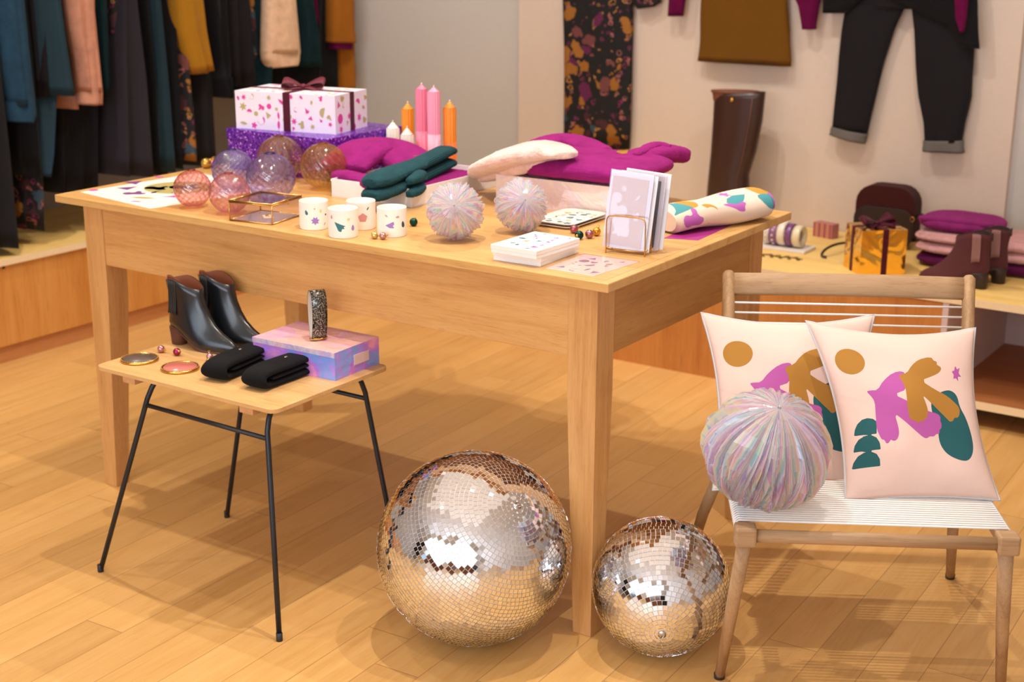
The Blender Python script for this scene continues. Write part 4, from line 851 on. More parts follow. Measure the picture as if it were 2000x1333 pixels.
# candles
def candle(px_, py_top, y_, r, c, label, flute=14, tip=.024, c2=None):
    top = at(px_, py_top, 'y', y_); Hh = top.z-Z; e = thing('candle', label, 'candle', (top.x, y_, Z), 0, None); m = plain('wax_'+c.strip('#'), c, .45, 0, 0, 300, .4)
    pass; hb = Hh-tip
    fn = lambda rr_, z_, a: rr_*(1+.05*math.cos(flute*a)) if rr_ > r*.9 else rr_
    mb = MB(); mb.lathe([(.0002, 0), (r*.97, 0), (r, .003), (r, hb*.5)], flute*6, 0, fn=fn, caps=True); mb.lathe([(r, hb*.5), (r, hb), (r*.98, hb+.002)], flute*6, 1, fn=fn, caps=False)
    mb.lathe([(r*.985, hb+.002), (r*.8, hb+tip*.2), (r*.45, hb+tip*.55), (r*.16, hb+tip*.85), (.0002, hb+tip*.87)], 40, 1); mb.make('wax_body', [m, plain('wax_'+(c2 or c).strip('#'), c2 or c, .45)], e)
    mb = MB(); mb.tube([(0, 0, hb+tip*.8), (.0005, 0, hb+tip+.003)], .0014, 8); mb.make('wick', plain('wick', '#efe4d2', .7), e)
candle(767, 237, .90, .0205, '#f1ead9', 'short ivory ribbed candle on the left behind the magenta scarf'); candle(795, 248, .885, .0205, '#f1ead9', 'shorter ivory ribbed candle in front of the orange one', 14, .026)
candle(796, 200, .955, .0195, '#e88a1e', 'orange ribbed candle behind the ivory candles'); candle(823, 164, .93, .0185, '#e97a94', 'tall rose pink ribbed candle on the left of its pink neighbour', 14, .018)
candle(847, 169, .90, .0200, '#f0a9bd', 'tall pale pink ribbed candle right of the darker pink one', 16, .018, '#ec94ad'); candle(878, 197, .945, .0200, '#e8702a', 'orange ribbed candle on the right end of the candle group', 14, .024, '#ee8a24')

# soft knitwear
KM = knit('magenta_mohair', '#8e1c6a', 0, .6); KT = knit('teal_wool', '#20444a', 0, .3); KP = knit('pink_mohair', '#ecc4b8', 0, .8)
def displace(o, s, size, seed=0):
    tx = bpy.data.textures.new('soft', 'CLOUDS'); tx.noise_scale = size; m = o.modifiers.new('d', 'DISPLACE'); m.texture = tx; m.strength = s; m.mid_level = .5; m.texture_coords = 'GLOBAL'
    sb = o.modifiers.new('sub', 'SUBSURF'); sb.levels = 2; sb.render_levels = 2
    t2_ = bpy.data.textures.new('fuzz', 'CLOUDS'); t2_.noise_scale = .006; t2_.noise_depth = 3; m2_ = o.modifiers.new('f', 'DISPLACE'); m2_.texture = t2_; m2_.strength = .0045; m2_.mid_level = .5; m2_.texture_coords = 'GLOBAL'; return o
# open box of mittens and scarf
b0 = T(803, 408); b0 = Vector((-.885, .437, 0)); bx, by, bh = .292, .41, .052
e = thing('open_box', 'open white cardboard box holding the magenta scarf and teal mittens', 'box', (b0.x, b0.y, Z), -.005)
mb = MB(); k = .0025; mb.box(-bx, 0, 0, by, 0, k); mb.box(-bx, 0, 0, k, k, bh); mb.box(-bx, 0, by-k, by, k, bh); mb.box(-bx, -bx+k, k, by-k, k, bh); mb.box(-k, 0, k, by-k, k, bh); mb.make('box_tray', M_WHITECARD, e, .0006)
def mound(mb, cx, cy, z0, lx, ly, h, p=2.4, rot=0, M=None, nu=40, nv=14):
    """soft rounded slab, thicker in the middle"""
    R = []
    for j in range(nv+1):
        a = -PI/2+PI*j/nv; cz = math.sin(a); cr = abs(math.cos(a))**(2/p) if abs(math.cos(a)) > 1e-6 else .002; ring = []
        for i in range(nu):
            b_ = 2*PI*i/nu; c_, s_ = math.cos(b_), math.sin(b_); x = lx*cr*math.copysign(abs(c_)**(2/p), c_); y = ly*cr*math.copysign(abs(s_)**(2/p), s_); X = x*math.cos(rot)-y*math.sin(rot); Y = x*math.sin(rot)+y*math.cos(rot)
            ring.append((cx+X, cy+Y, z0+h/2+h/2*math.copysign(abs(cz)**(2/2.2), cz)))
        R.append(ring)
    mb.loft(R, 0, True, True, M); return mb
sc0 = thing('magenta_scarf', 'folded magenta mohair scarf filling the open white box', 'scarf', (b0.x-bx/2, b0.y+by/2, Z+.003))
mb = MB(); mound(mb, 0, 0, 0, bx*.48, by*.48, .05, 4); displace(mb.make('lower_fold', KM, sc0), .006, .05)
def sweep(mb, path, secs, seg=28, sq=2.6, side=None, mi=0, caps=True):
    """soft tube: secs = (half width, half height) per path point, flat side kept sideways"""
    P = smooth(path, 2); n = len(P); rings = []
    S = np.array(secs, float); xs = np.linspace(0, 1, len(secs))
    for i, p in enumerate(P):
        t__ = (P[min(i+1, n-1)]-P[max(i-1, 0)]).normalized(); sd = (side.normalized() if side is not None else Vector((0, 0, 1)).cross(t__).normalized()); nn = t__.cross(sd); q = i/(n-1)
        a_, b_ = np.interp(q, xs, S[:, 0]), np.interp(q, xs, S[:, 1]); rings.append([p+sd*(a_*math.copysign(abs(math.cos(z_))**(2/sq), math.cos(z_)))+nn*(b_*math.copysign(abs(math.sin(z_))**(2/sq), math.sin(z_))) for z_ in [2*PI*k/seg for k in range(seg)]])
    mb.loft(rings, mi, True, caps); return mb
def loc(o, pts): return [Vector(p)-Vector(o.location) for p in pts]
# upper folded part of the scarf rises to the left back
pa, pb = at(690, 335, 'z', Z+.055), at(745, 285, 'z', Z+.095); pcx = at(800, 330, 'z', Z+.06)
mb = MB(); R = loc(sc0, [at(668, 330, 'z', Z+.06), at(700, 300, 'z', Z+.090), at(748, 286, 'z', Z+.094), at(812, 322, 'z', Z+.062), at(850, 340, 'z', Z+.05)])
sweep(mb, R, [(.075, .012), (.085, .030), (.095, .034), (.08, .022), (.06, .012)], 30, 2.8); displace(mb.make('upper_fold', KM, sc0), .008, .06)
mb = MB(); R = loc(sc0, [at(657, 345, 'z', Z+.045), at(672, 345, 'z', Z+.05), at(715, 355, 'z', Z+.048), at(760, 370, 'z', Z+.045)]); sweep(mb, R, [(.02, .015), (.03, .02), (.03, .018), (.02, .012)]); displace(mb.make('rolled_edge', KM, sc0), .003, .03)
def mitten(off, label, rzj):
    c = at(800, 330, 'z', Z+.085)+Vector(off); e = thing('mitten', label, 'mitten', c, 0, 'pair of teal mittens')
    P = loc(e, [Vector(off)+at(722, 362, 'z', Z+.074), Vector(off)+at(745, 352, 'z', Z+.078), Vector(off)+at(785, 335, 'z', Z+.086), Vector(off)+at(820, 322, 'z', Z+.090)])
    mb = MB(); sweep(mb, P, [(.022, .012), (.044, .018), (.048, .019), (.040, .016), (.036, .014)], 26, 2.3); displace(mb.make('hand', KT, e), .004, .03)
    P = loc(e, [Vector(off)+at(815, 324, 'z', Z+.090), Vector(off)+at(850, 307, 'z', Z+.098), Vector(off)+at(872, 296, 'z', Z+.103)])
    rings = []; P3 = smooth(P, 2); n = len(P3)
    for i, p in enumerate(P3):
        t__ = (P3[min(i+1, n-1)]-P3[max(i-1, 0)]).normalized(); sd = Vector((0, 0, 1)).cross(t__).normalized(); nn = t__.cross(sd)
        rings.append([p+sd*(.036*(1+.05*math.cos(22*a))*math.copysign(abs(math.cos(a))**.8, math.cos(a)))+nn*(.0135*(1+.05*math.cos(22*a))*math.sin(a)) for a in [2*PI*k/88 for k in range(88)]])
    mb = MB(); mb.loft(rings); mb.make('ribbed_cuff', KT, e)
    P = loc(e, [Vector(off)+at(822, 342, 'z', Z+.078), Vector(off)+at(812, 352, 'z', Z+.074), Vector(off)+at(798, 358, 'z', Z+.070)]); mb = MB(); sweep(mb, P, [(.018, .012), (.019, .012), (.010, .008)], 20); displace(mb.make('thumb', KT, e), .002, .03)
    return e
mitten((.008, -.012, -.030), 'lower teal wool mitten, mostly under its mate on the box edge', 0); mt = mitten((0, 0, .004), 'upper teal wool mitten with a gold tag on the box edge', 0)
MB().box(-.006, .006, -.0015, .0015, 0, .001).make('gold_tag', M_GOLD, mt, M=RT(at(812, 305, 'z', Z+.108)-mt.location, rz=.2))
# large iridescent wrapped box with cardigan and pink hat
gb = Vector((-.375, .640, 0)); e = thing('foil_wrapped_box', 'large white box wrapped in clear iridescent film under the magenta cardigan', 'box', (gb.x, gb.y, Z), .03)
CB = NT('cellophane_board'); v_ = CB.coord(); n_ = CB.noise(v_, 6, 3, .6, 1.6); CB.set(Base_Color=CB.ramp(n_.outputs[0], [(.3, hx('#e9d3cc')), (.5, hx('#eedcd2')), (.62, hx('#e9d0dc')), (.75, hx('#efe8c8'))]), Roughness=.12); CB.b.inputs['Coat Weight'].default_value = 1; CB.b.inputs['Coat Roughness'].default_value = .03
CB.bump(CB.noise(v_, 13, 3, .55, 2.0).outputs[0], .6, .012); CB.b.inputs['Thin Film IOR'].default_value = 1.5; CB.b.inputs['Thin Film Thickness'].default_value = 420
mb = MB(); slab(mb, -.36, 0, 0, .30, .082, 0, 0, 10, .0008); mb.make('wrapped_box', CB.m, e)
MB().box(-.36, 0, .301, .33, 0, .05).make('kraft_end', plain('kraft_card', '#cfa684', .7), e, .001)
zc = Z+.082
cg = thing('magenta_cardigan', 'magenta mohair cardigan folded on the iridescent box, gold leaf brooch', 'cardigan', (gb.x-.18, gb.y+.14, zc))
mb = MB(); mound(mb, .045, -.004, -.001, .205, .160, .060, 5, .03); displace(mb.make('body', KM, cg), .010, .07)
mb = MB(); sweep(mb, loc(cg, [at(1010, 320, 'z', zc+.015), at(1040, 295, 'z', zc+.035), at(1090, 272, 'z', zc+.052), at(1140, 283, 'z', zc+.045), at(1180, 300, 'z', zc+.04)]), [(.03, .012), (.05, .02), (.05, .022), (.05, .02), (.03, .015)], 26); displace(mb.make('collar_fold', KM, cg), .006, .05)
mb = MB(); sweep(mb, loc(cg, [at(1215, 322, 'z', zc+.03), at(1255, 305, 'z', zc+.045), at(1300, 298, 'z', zc+.045), at(1335, 303, 'z', zc+.03)]), [(.03, .012), (.05, .022), (.048, .026), (.030, .022)], 26); displace(mb.make('sleeve', KM, cg), .006, .05)
mb = MB(); sweep(mb, loc(cg, [at(1240, 305, 'z', zc+.055), at(1278, 283, 'z', zc+.068), at(1310, 290, 'z', zc+.06)]), [(.012, .008), (.022, .014), (.014, .010)], 20); displace(mb.make('twisted_fold', KM, cg), .003, .03)
for px_, py_ in ((1086, 332), (1205, 348)):
    p = at(px_, py_, 'z', zc+.018)-cg.location; MB().lathe([(.0002, 0), (.007, 0), (.0078, .0018), (.004, .0026), (.0002, .0022)], 20, 0, frame(p+Vector((.0, -.012, .006)), (1, 0, 0), (0, .4, .9))).make('button', plain('berry_button', '#a84a80', .2, 0, 0, 300, .7), cg)
mb = MB(); pb_ = at(1210, 303, 'z', zc+.068)-cg.location
for k in range(9): q = (k-4)/4; mb.prism(put(LEAF, .008+q*.012, .004+abs(q)*.002, .006, 1.1+.5*q), 0, .0016, 0, frame(pb_+Vector((0, 0, .004)), (1, .3, 0), (0, .4, .9)))
mb.tube([(-.010, 0, .001), (.012, .002, .001), (.022, .004, .001)], .0007, 6, 0, frame(pb_+Vector((0, 0, .004)), (1, .3, 0), (0, .4, .9))); mb.make('leaf_brooch', M_GOLD, cg)
ht = thing('pink_beanie', 'pale pink fluffy knitted hat laid over the left end of the cardigan', 'hat', at(1020, 315, 'z', zc))
mb = MB(); sweep(mb, loc(ht, [at(950, 343, 'z', zc-.035), at(968, 325, 'z', zc+.02), at(1000, 305, 'z', zc+.055), at(1045, 294, 'z', zc+.078), at(1082, 295, 'z', zc+.080), at(1106, 304, 'z', zc+.076)]), [(.048, .012), (.075, .02), (.085, .028), (.082, .028), (.06, .018), (.035, .008)], 30, 2.4); displace(mb.make('crown', KP, ht), .006, .05)
mb = MB(); sweep(mb, loc(ht, [at(942, 345, 'z', zc-.032), at(985, 334, 'z', zc+.006), at(1040, 320, 'z', zc+.040), at(1104, 306, 'z', zc+.060)]), [(.020, .016), (.030, .022), (.030, .022), (.016, .012)], 24); displace(mb.make('brim', KP, ht), .003, .03)
# plate stack with printed shapes on a green film
pc_ = T(1112, 433); e = thing('printed_plate', 'square cream plates with teal shapes, stacked behind the baubles', 'plate', (pc_.x, pc_.y, Z), .02)
for lv_ in range(2):
    mb = MB(); z_ = lv_*.0075
    R = [[(x, y, z_) for x, y in rrect(-.052, .052, -.085, .085, .02)], [(x, y, z_+.006) for x, y in rrect(-.066, .066, -.10, .10, .026)], [(x, y, z_+.0075) for x, y in rrect(-.067, .067, -.101, .101, .027)], [(x, y, z_+.0065) for x, y in rrect(-.062, .062, -.096, .096, .024)], [(x, y, z_+.003) for x, y in rrect(-.05, .05, -.083, .083, .02)]]
    mb.loft(R, 0, True, True)
    if lv_: scatter(mb, .096, .16, 22, .011, [1, 1, 2, 3], Matrix.Translation((-.048, -.08, z_+.0031)), .0006, 21)
    mb.make('plate', [plain('cream_glaze', '#f1e2d2', .3), plain('slate_teal', '#4d7478', .4), plain('soft_ochre', '#d6a86a', .4), plain('soft_pink', '#e6b6ae', .4)], e)
pf = T(1130, 412); o = MB().box(-.085, .085, -.06, .06, 0, .0008).make('green_film', film('green_film', .8, '#a8cf7e', 7, .12, .5, .5)); tag(o, 'sheet of green iridescent film between plates and wrapped box', 'film sheet'); o.location = (pf.x, pf.y+.045, Z+.001); o.rotation_euler = (0, 0, .05)
# note card boxes
def note_box(p, rz, h, printed, label, z):
    e = thing('note_card_box', label, 'box', (p.x, p.y, z), rz, 'white note card boxes'); w_, d_ = .128, .178
    mb = MB(); mb.box(0, w_, 0, d_, 0, h*.55); mb.make('tray', M_WHITE, e, .0008); mb = MB(); mb.box(-.001, w_+.001, -.001, d_+.001, h*.5, h)
    if printed: scatter(mb, w_*.95, d_*.95, 16, .010, [1, 1, 2, 3], Matrix.Translation((w_*.02, d_*.02, h)), .0003, 9, shapes=[PETAL, TRI, LEAF, WING, DROP])
    mb.make('lid', [plain('lid_cream', '#f3e9de', .5), M_MAG, M_OLIVE, plain('slate_teal', '#4d7478', .4)], e, .0008)
note_box(T(964, 508)+Vector((.0, .0, 0)), .035, .021, False, 'lower white note card box of the stack near the table edge', Z)
note_box(at(957, 493, 'z', Z+.021)+Vector((.002, .002, 0)), -.03, .019, True, 'upper white note card box with printed lid, topmost of the stack', Z+.0212)
# sheet in clear sleeve
s0, s1, s2, s3 = T(1065, 524), T(1160, 540), T(1248, 512), T(1140, 497)
e = thing('printed_sheet', 'printed sheet in a clear sleeve at the near corner of the table', 'paper', (s0.x, s0.y, Z)); L_ = [(q-s0) for q in (s0, s1, s2, s3)]
mb = MB(); mb.prism([(q.x, q.y) for q in L_], 0, .0006); scatter(mb, .12, .165, 15, .010, [1, 1, 2], Matrix.Translation((.008, .006, .0006)), .0002, 33); mb.make('sheet', [M_PINKP, plain('dusty_plum', '#a57090', .6), plain('dusty_olive', '#a8a090', .6)], e)
mb = MB(); mb.prism([(q.x*1.02-.001, q.y*1.02-.001) for q in L_], .0012, .0015); mb.make('clear_sleeve', glassy('sleeve', '#fcfafb', .08, '#f4f0f4', 1.4, .35), e)
# gold wire rack with cards
r0 = T(1183, 494); r1 = T(1259, 502); ux = (r1-r0); ux.z = 0; rw = ux.length; rz = math.atan2(ux.y, ux.x); uyv = T(1307, 486)-r1
e = thing('card_rack', 'gold wire rack holding upright greeting cards near the table corner', 'card rack', (r0.x, r0.y, Z), rz)
def arch(y, h, r=.0017):
    mb = MB(); mb.tube(smooth([(0, y, 0), (0, y, h*.5), (0, y, h-.012), (.004, y, h-.003), (.014, y, h), (rw-.014, y, h), (rw-.004, y, h-.003), (rw, y, h-.012), (rw, y, h*.5), (rw, y, 0)], 2), r, 8); return mb.make('wire_arch', plain('gold_wire', '#c58f45', .25, 1), e)
for y, h_ in ((0, .092), (.042, .088), (.084, .086), (.118, .086)): arch(y, h_)
for x in (.0, rw):
    mb = MB(); mb.tube([(x, 0, .012), (x, .118, .012)], .0015, 8); mb.make('base_wire', plain('gold_wire', '#c58f45', .25, 1), e)
mb = MB(); mb.tube([(0, 0, .010), (rw, 0, .010)], .0015, 8); mb.make('base_wire', plain('gold_wire', '#c58f45', .25, 1), e)
def card(y, lean, w_, h, x0, mats, label, seed, thick=.003, inner=True):
    M = Matrix.Translation(r0) @ Matrix.Rotation(rz, 4, 'Z') @ Matrix.Translation((x0, y, .0135)) @ Matrix.Rotation(lean, 4, 'X') @ Matrix.Rotation(.07, 4, 'Y')
    e = bpy.data.objects.new('greeting_card', None); col.objects.link(e); e.matrix_world = M; tag(e, label, 'card', 'greeting cards in the rack')
    MB().box(0, w_, 0, thick, 0, h).make('envelope', mats[0], e, .0004)
    if inner:
        mb = MB(); mb.box(w_*.06, w_*.9, -.0012, 0, h*.04, h*.93); fr_ = frame((w_*.06, -.0013, h*.04), (1, 0, 0), (0, 0, 1))
        mb.prism(chaikin2([(.0, .11), (.018, .10), (.03, .075), (.052, .06), (.06, .03), (.045, .02), (.02, .035), (.004, .07)], 2), 0, .0002, 1, fr_)
        scatter(mb, w_*.8, h*.85, 7, .012, [1], fr_, .00025, seed); mb.make('card', [mats[1], mats[2]], e)
        mb = MB(); mb.box(-.001, w_+.001, -.0024, -.0020, 0, h+.002); mb.make('clear_sleeve', glassy('sleeve', '#fcfafb', .08, '#f4f0f4', 1.4, .35), e)
EC = plain('envelope_lilac', '#d8d6e0', .6); C1 = plain('card_blush', '#cbb0aa', .6); C2 = plain('card_pale', '#ddd2d8', .6); CG = plain('card_slate', '#6a6f76', .6)
card(.012, -.10, .108, .185, -.014, (EC, C1, C2), 'blush coloured greeting card at the front of the gold rack', 3)
card(.020, -.10, .108, .182, -.006, (plain('envelope_white', '#ebe8ee', .6), C1, C2), 'white card directly behind the front blush card', 4, .003, False)
card(.056, -.06, .114, .178, -.002, (EC, CG, plain('card_dark', '#565b62', .6)), 'dark grey greeting card in the rear half of the rack', 5)
card(.068, -.06, .114, .182, .006, (plain('envelope_white', '#ebe8ee', .6), C1, C2), 'white card rearmost in the gold rack', 6, .003, False)
# rolled printed tea towel on magenta paper
o = MB().prism([(0, 0), (.083, .03), (.06, .40), (-.02, .40)], 0, .0006).make('magenta_paper', plain('magenta_sheet', '#9a1c78', .55)); q = T(1295, 466); o.location = (q.x, q.y, Z); tag(o, 'flat magenta paper sheet under the printed tea towel', 'paper')
ta, tb = at(1308, 430, 'z', Z+.031), at(1478, 398, 'z', Z+.038); e = thing('tea_towel', 'loosely rolled cream tea towel printed with birds and stars', 'tea towel', ((ta.x+tb.x)/2, (ta.y+tb.y)/2, Z)); 
dv = tb-ta; Lt = dv.length+.03; ux = dv.normalized(); Mt = frame(ta-e.location-Vector((0, 0, Z*0)), ux, Vector((0, 0, 1)).cross(ux), None)
M_TOW = inked('tea_towel_cotton', '#e3cbb8', ['#b560ae', '#b98a38', '#4a9098', '#2d6a5c'], .85, 'cloth')
nu, nv = 96, 96
def tow(u, v):
    a = 2*PI*u; x = -.02+Lt*v; w_ = .055+.014*v; h_ = .032+.008*v; q = abs(1-2*v); en = 1 if .03 < v < .95 else .82
    return (x, w_*en*math.copysign(abs(math.cos(a))**.85, math.cos(a)), (h_*en*math.copysign(abs(math.sin(a))**.9, math.sin(a)))+.003*math.sin(v*9+math.cos(a)*2))
mb = MB(); mb.grid(tow, nu, nv, wu=True); mb.add([tow(i/nu, 1) for i in range(nu)], [tuple(range(nu))]); mb.add([tow(i/nu, 0) for i in range(nu)], [tuple(range(nu))]); o = mb.make('towel', M_TOW, e, M=Matrix.Translation((0, 0, .003)) @ Mt, normals=False)
P = [(Lt*j/nv, -.26*(((i/nu+.25) % 1)-.5)) for i in range(nu) for j in range(nv+1)]+[(9, 9)]*(2*nu)
tl = [[], [], [], []]
for k, sh, x, y, s_, r_ in [(0, star(6, .4), .22, .005, .018, 0), (0, WING, .20, -.045, .042, .3), (0, PETAL, .05, -.06, .04, 0), (1, MOON, .105, -.055, .032, -1.2), (1, PETAL, .33, -.005, .045, .3), (2, LEAF, .22, -.022, .045, .2), (2, DROP, .315, -.045, .034, 1), (0, disc(), .345, -.045, .032, 0), (3, disc(5), .38, -.062, .014, 0), (1, DROP, .06, -.008, .035, 1.4), (2, TRI, .035, -.015, .035, 0), (1, star(5, .5), .12, .03, .02, 0), (2, DROP, .3, .05, .03, 0), (0, WING, .12, .07, .04, 2)]: tl[k].append(put(sh, x, y, s_, r_))
paint(o, np.array(P), tl)
mb = MB(); q = at(1458, 378, 'z', Z+.062)-e.location
for k in range(7): a = k*.9; mb.tube([q+Vector((-.004, 0, -.012)), q+Vector((.006*math.cos(a), .006*math.sin(a), .008+.002*(k % 3)))], .0007, 5)
mb.make('silver_thread', M_STEEL, e)

# ------------------------------------------------------------------ clothes: soft hollow-looking drapes with real depth
def drape(name, rows, ax, val, hd, mat, parent, folds=3, amp=.18, seed=0, seg=44, sq=2.6, back=1.0, top=None):
    """rows: (xl, yl, xr, yr) photo points of the left and right outline on the plane ax=val; the cloth is 2*hd deep behind it"""
    rr = random.Random(seed); R = []; ph = rr.uniform(0, 6.3); dirn = Vector((-1, 0, 0)) if ax == 'x' else Vector((0, 1, 0))
    ends = []
    for r_ in rows:
        if len(r_) == 3: r_ = (r_[1], r_[0], r_[2], r_[0])
        ends.append((at(r_[0], r_[1], ax, val), at(r_[2], r_[3], ax, val)))
    if top:
        l, r_ = ends[0]; c = (l+r_)/2; w2 = (r_-l)*.5*top[1]; c2 = Vector((c.x, c.y, top[0])); ends.insert(0, (c2-w2, c2+w2))
    fine = []
    for i in range(len(ends)-1):
        for k in range(5): q = k/5; fine.append((ends[i][0].lerp(ends[i+1][0], q), ends[i][1].lerp(ends[i+1][1], q)))
    fine.append(ends[-1])
    n = len(fine)
    for i, (l, r_) in enumerate(fine):
        q = i/(n-1); c = (l+r_)/2+dirn*hd; a_ = (r_-l)/2; ring = []; A = amp*(.25+.75*q)
        for k in range(seg):
            t_ = 2*PI*k/seg; c_, s_ = math.cos(t_), math.sin(t_); cx = math.copysign(abs(c_)**(2/sq), c_); sy = math.copysign(abs(s_)**(2/sq), s_)
            m = 1+A*math.sin(folds*cx*3.1+ph+.8*q)*abs(s_)**.5+A*.4*math.sin(folds*6.1*cx+2*ph-q)*abs(s_)
            e_ = 1+A*.35*math.sin(3*q*PI+ph+k*.2)*.4
            ring.append(c+a_*cx*e_-dirn*(hd*sy*m*(back if s_ < 0 else 1)))
        R.append([p-(parent.location if parent is not None else Vector()) for p in ring])
    lst = R[-1]; cc = sum((Vector(p) for p in lst), Vector())/len(lst)
    R.append([cc+(Vector(p)-cc)*.9+Vector((0, 0, .012)) for p in lst])
    mb = MB(); mb.loft(R, 0, True, True); return mb.make(name, mat, parent)
CHAR = cloth('charcoal_wool', '#1b191b'); BLK2 = cloth('black_cotton', '#0f0e11'); BRN = cloth('brown_black', '#171213'); GREY = cloth('grey_flannel', '#29242a', .85)
TEALK = knit('petrol_knit', '#233f52', 0, .5); TEALC = cloth('petrol_cloth', '#1f343d'); TEALD = knit('bottle_knit', '#0e272c', 0, .4); PINKK = knit('peach_knit', '#c58a70', 0, .6); CREAM = knit('cream_knit', '#e5bd9c', 0, .6)
MUST = cloth('mustard_cloth', '#a87416'); OCHC = cloth('ochre_cord', '#9a5c14'); FLO = floral('floral_print', 13, '#0c0a0c'); MAGK = knit('plum_knit', '#64083e', 0, .6); DENIM = cloth('black_denim', '#1a171b')
RZ = 1.86; RX = -3.33
rail = thing('clothes_rail', 'long steel clothes rail on brackets above the bench by the left wall', 'clothes rail', (RX, 1.2, RZ))
MB().tube([(0, -1.3, 0), (0, 1.66, 0)], .014, 16).make('rail', M_STEEL, rail)
for y in (-1.1, .2, 1.5): MB().tube([(0, y, 0), (X0-RX, y, 0)], .009, 12).make('bracket', M_STEEL, rail)
def hung(label, parts, cat='garment', name='hanging_garment', xf=-3.1, grp='clothes on the rail'):
    r0_ = parts[0][1][0]; c = at((r0_[1]+r0_[2])/2 if len(r0_) == 3 else (r0_[0]+r0_[2])/2, r0_[0] if len(r0_) == 3 else r0_[1], 'x', xf)
    zl = min(at(p[1][-1][1], p[1][-1][0] if len(p[1][-1]) == 3 else p[1][-1][1], 'x', xf).z for p in parts)
    e = thing(name, label, cat, (RX, c.y, zl), 0, grp); first = True
    for i, (pn, rows, mat, x_, hd, fo) in enumerate(parts):
        o = drape(pn, rows, 'x', x_, hd, mat, e, fo, .2, hash_(label)+i, top=(1.70, .55) if rows[0][0] <= -15 and len(rows[0]) == 3 else (1.68, .5))
    mb = MB(); zt = RZ-zl
    mb.tube(smooth([(.20, 0, zt-.175), (.12, 0, zt-.10), (0, 0, zt-.065), (-.12, 0, zt-.10), (-.20, 0, zt-.175)], 2), .008, 10); hg = mb.make('hanger', plain('hanger_wood', '#b98c5c', .5), e)
    mb = MB(); mb.tube([(0, 0, zt-.065), (0, 0, zt-.01)]+arc((0, zt+.004), .016, -PI/2, PI*.9, 12), .0022, 8); mb.make('hook', M_STEEL, hg); return e
def hash_(s): return sum(ord(c)*(i+1) for i, c in enumerate(s)) % 997
B = .20
hung('long charcoal wool coat at the far left end of the rail, reaching lowest', [('body', [(-20, -70, 2), (110, -70, 14), (300, -70, 36), (485, -70, 54)], CHAR, -3.085, .2, 2)], 'coat', 'hanging_coat')
hung('petrol blue fluffy knit jumper with thick rolled cuff, second from the left end', [('sleeve', [(-20, 4, 56), (60, 12, 64), (120, 18, 69), (208, 32, 77)], TEALK, -3.05, .05, 1), ('cuff', [(206, 33, 80), (222, 33, 82), (240, 37, 79)], TEALK, -3.045, .055, 1), ('body', [(-20, -40, 22), (165, -30, 30)], TEALK, -3.13, .18, 2)], 'jumper', 'hanging_jumper')
hung('black trousers with a small pale button hanging under the petrol jumper', [('body', [(100, 26, 78), (345, 48, 92)], BLK2, -3.13, .15, 2)], 'trousers', 'hanging_trousers')
hung('dark floral dress whose hem shows just above the bench at the left', [('body', [(-20, 48, 84), (250, 52, 90), (450, 56, 98)], FLO, -3.16, .15, 2)], 'dress', 'hanging_dress')
hung('dark brown narrow cardigan between petrol jumper and petrol jacket', [('body', [(-20, 58, 84), (190, 74, 90)], BRN, -3.12, .15, 2)], 'cardigan', 'hanging_cardigan')
hung('petrol cloth jacket with a straight hem, left of the peach jumper', [('body', [(-20, 78, 138), (90, 88, 151), (187, 95, 168)], TEALC, -3.06, .2, 2)], 'jacket', 'hanging_jacket')
hung('long petrol trousers with a slanting hem under the petrol jacket', [('body', [(100, 84, 116), (185, 80, 118), (300, 79, 108), (345, 78, 98)], TEALC, -3.11, .12, 1)], 'trousers', 'hanging_trousers')
hung('peach pink knit jumper with a ribbed sleeve end', [('sleeve', [(-20, 142, 194), (60, 152, 196), (120, 163, 204), (180, 170, 208)], PINKK, -3.045, .05, 2), ('cuff', [(178, 170, 209), (206, 171, 210)], PINKK, -3.045, .045, 1), ('body', [(60, 120, 165), (213, 117, 172)], PINKK, -3.16, .14, 2)], 'jumper', 'hanging_jumper')
hung('bottle green fluffy jumper directly right of the peach one', [('body', [(-20, 194, 224), (90, 198, 230), (185, 203, 231)], TEALD, -3.08, .2, 1)], 'jumper', 'hanging_jumper')
hung('black jeans hanging low beneath the peach jumper', [('body', [(90, 112, 212), (380, 124, 204)], BLK2, -3.17, .14, 3)], 'jeans', 'hanging_jeans')
hung('short floral blouse with an orange flower at its hem beside the bottle green jumper', [('body', [(-20, 222, 241), (90, 230, 250), (158, 238, 255)], FLO, -3.10, .16, 1)], 'blouse', 'hanging_blouse')
hung('wide grey flannel trousers widening to a low hem in the middle of the left rack', [('body', [(-20, 240, 270), (150, 237, 296), (345, 236, 314)], GREY, -3.07, .16, 2)], 'trousers', 'hanging_trousers')
hung('black trousers right behind the grey flannel ones', [('body', [(-20, 268, 318), (160, 288, 324), (342, 298, 328)], BLK2, -3.13, .16, 2)], 'trousers', 'hanging_trousers')
hung('narrow dark petrol dress slanting down between two black garments', [('body', [(-20, 302, 319), (150, 317, 333), (337, 318, 349)], TEALC, -3.09, .16, 1)], 'dress', 'hanging_dress')
hung('black dress left of the patterned dress with an orange flower', [('body', [(-20, 319, 350), (120, 326, 353), (330, 334, 360)], BLK2, -3.12, .16, 2)], 'dress', 'hanging_dress')
hung('long floral dress with orange and plum flowers left of the mustard blouse', [('body', [(-20, 340, 357), (140, 351, 369), (210, 352, 376), (314, 346, 387)], FLO, -3.10, .16, 1)], 'dress', 'hanging_dress')
hung('mustard yellow blouse sleeve hanging in the middle of the rack', [('sleeve', [(-20, 350, 403), (60, 362, 412), (387, 147, 425, 137)], MUST, -3.045, .06, 2)], 'blouse', 'hanging_blouse')
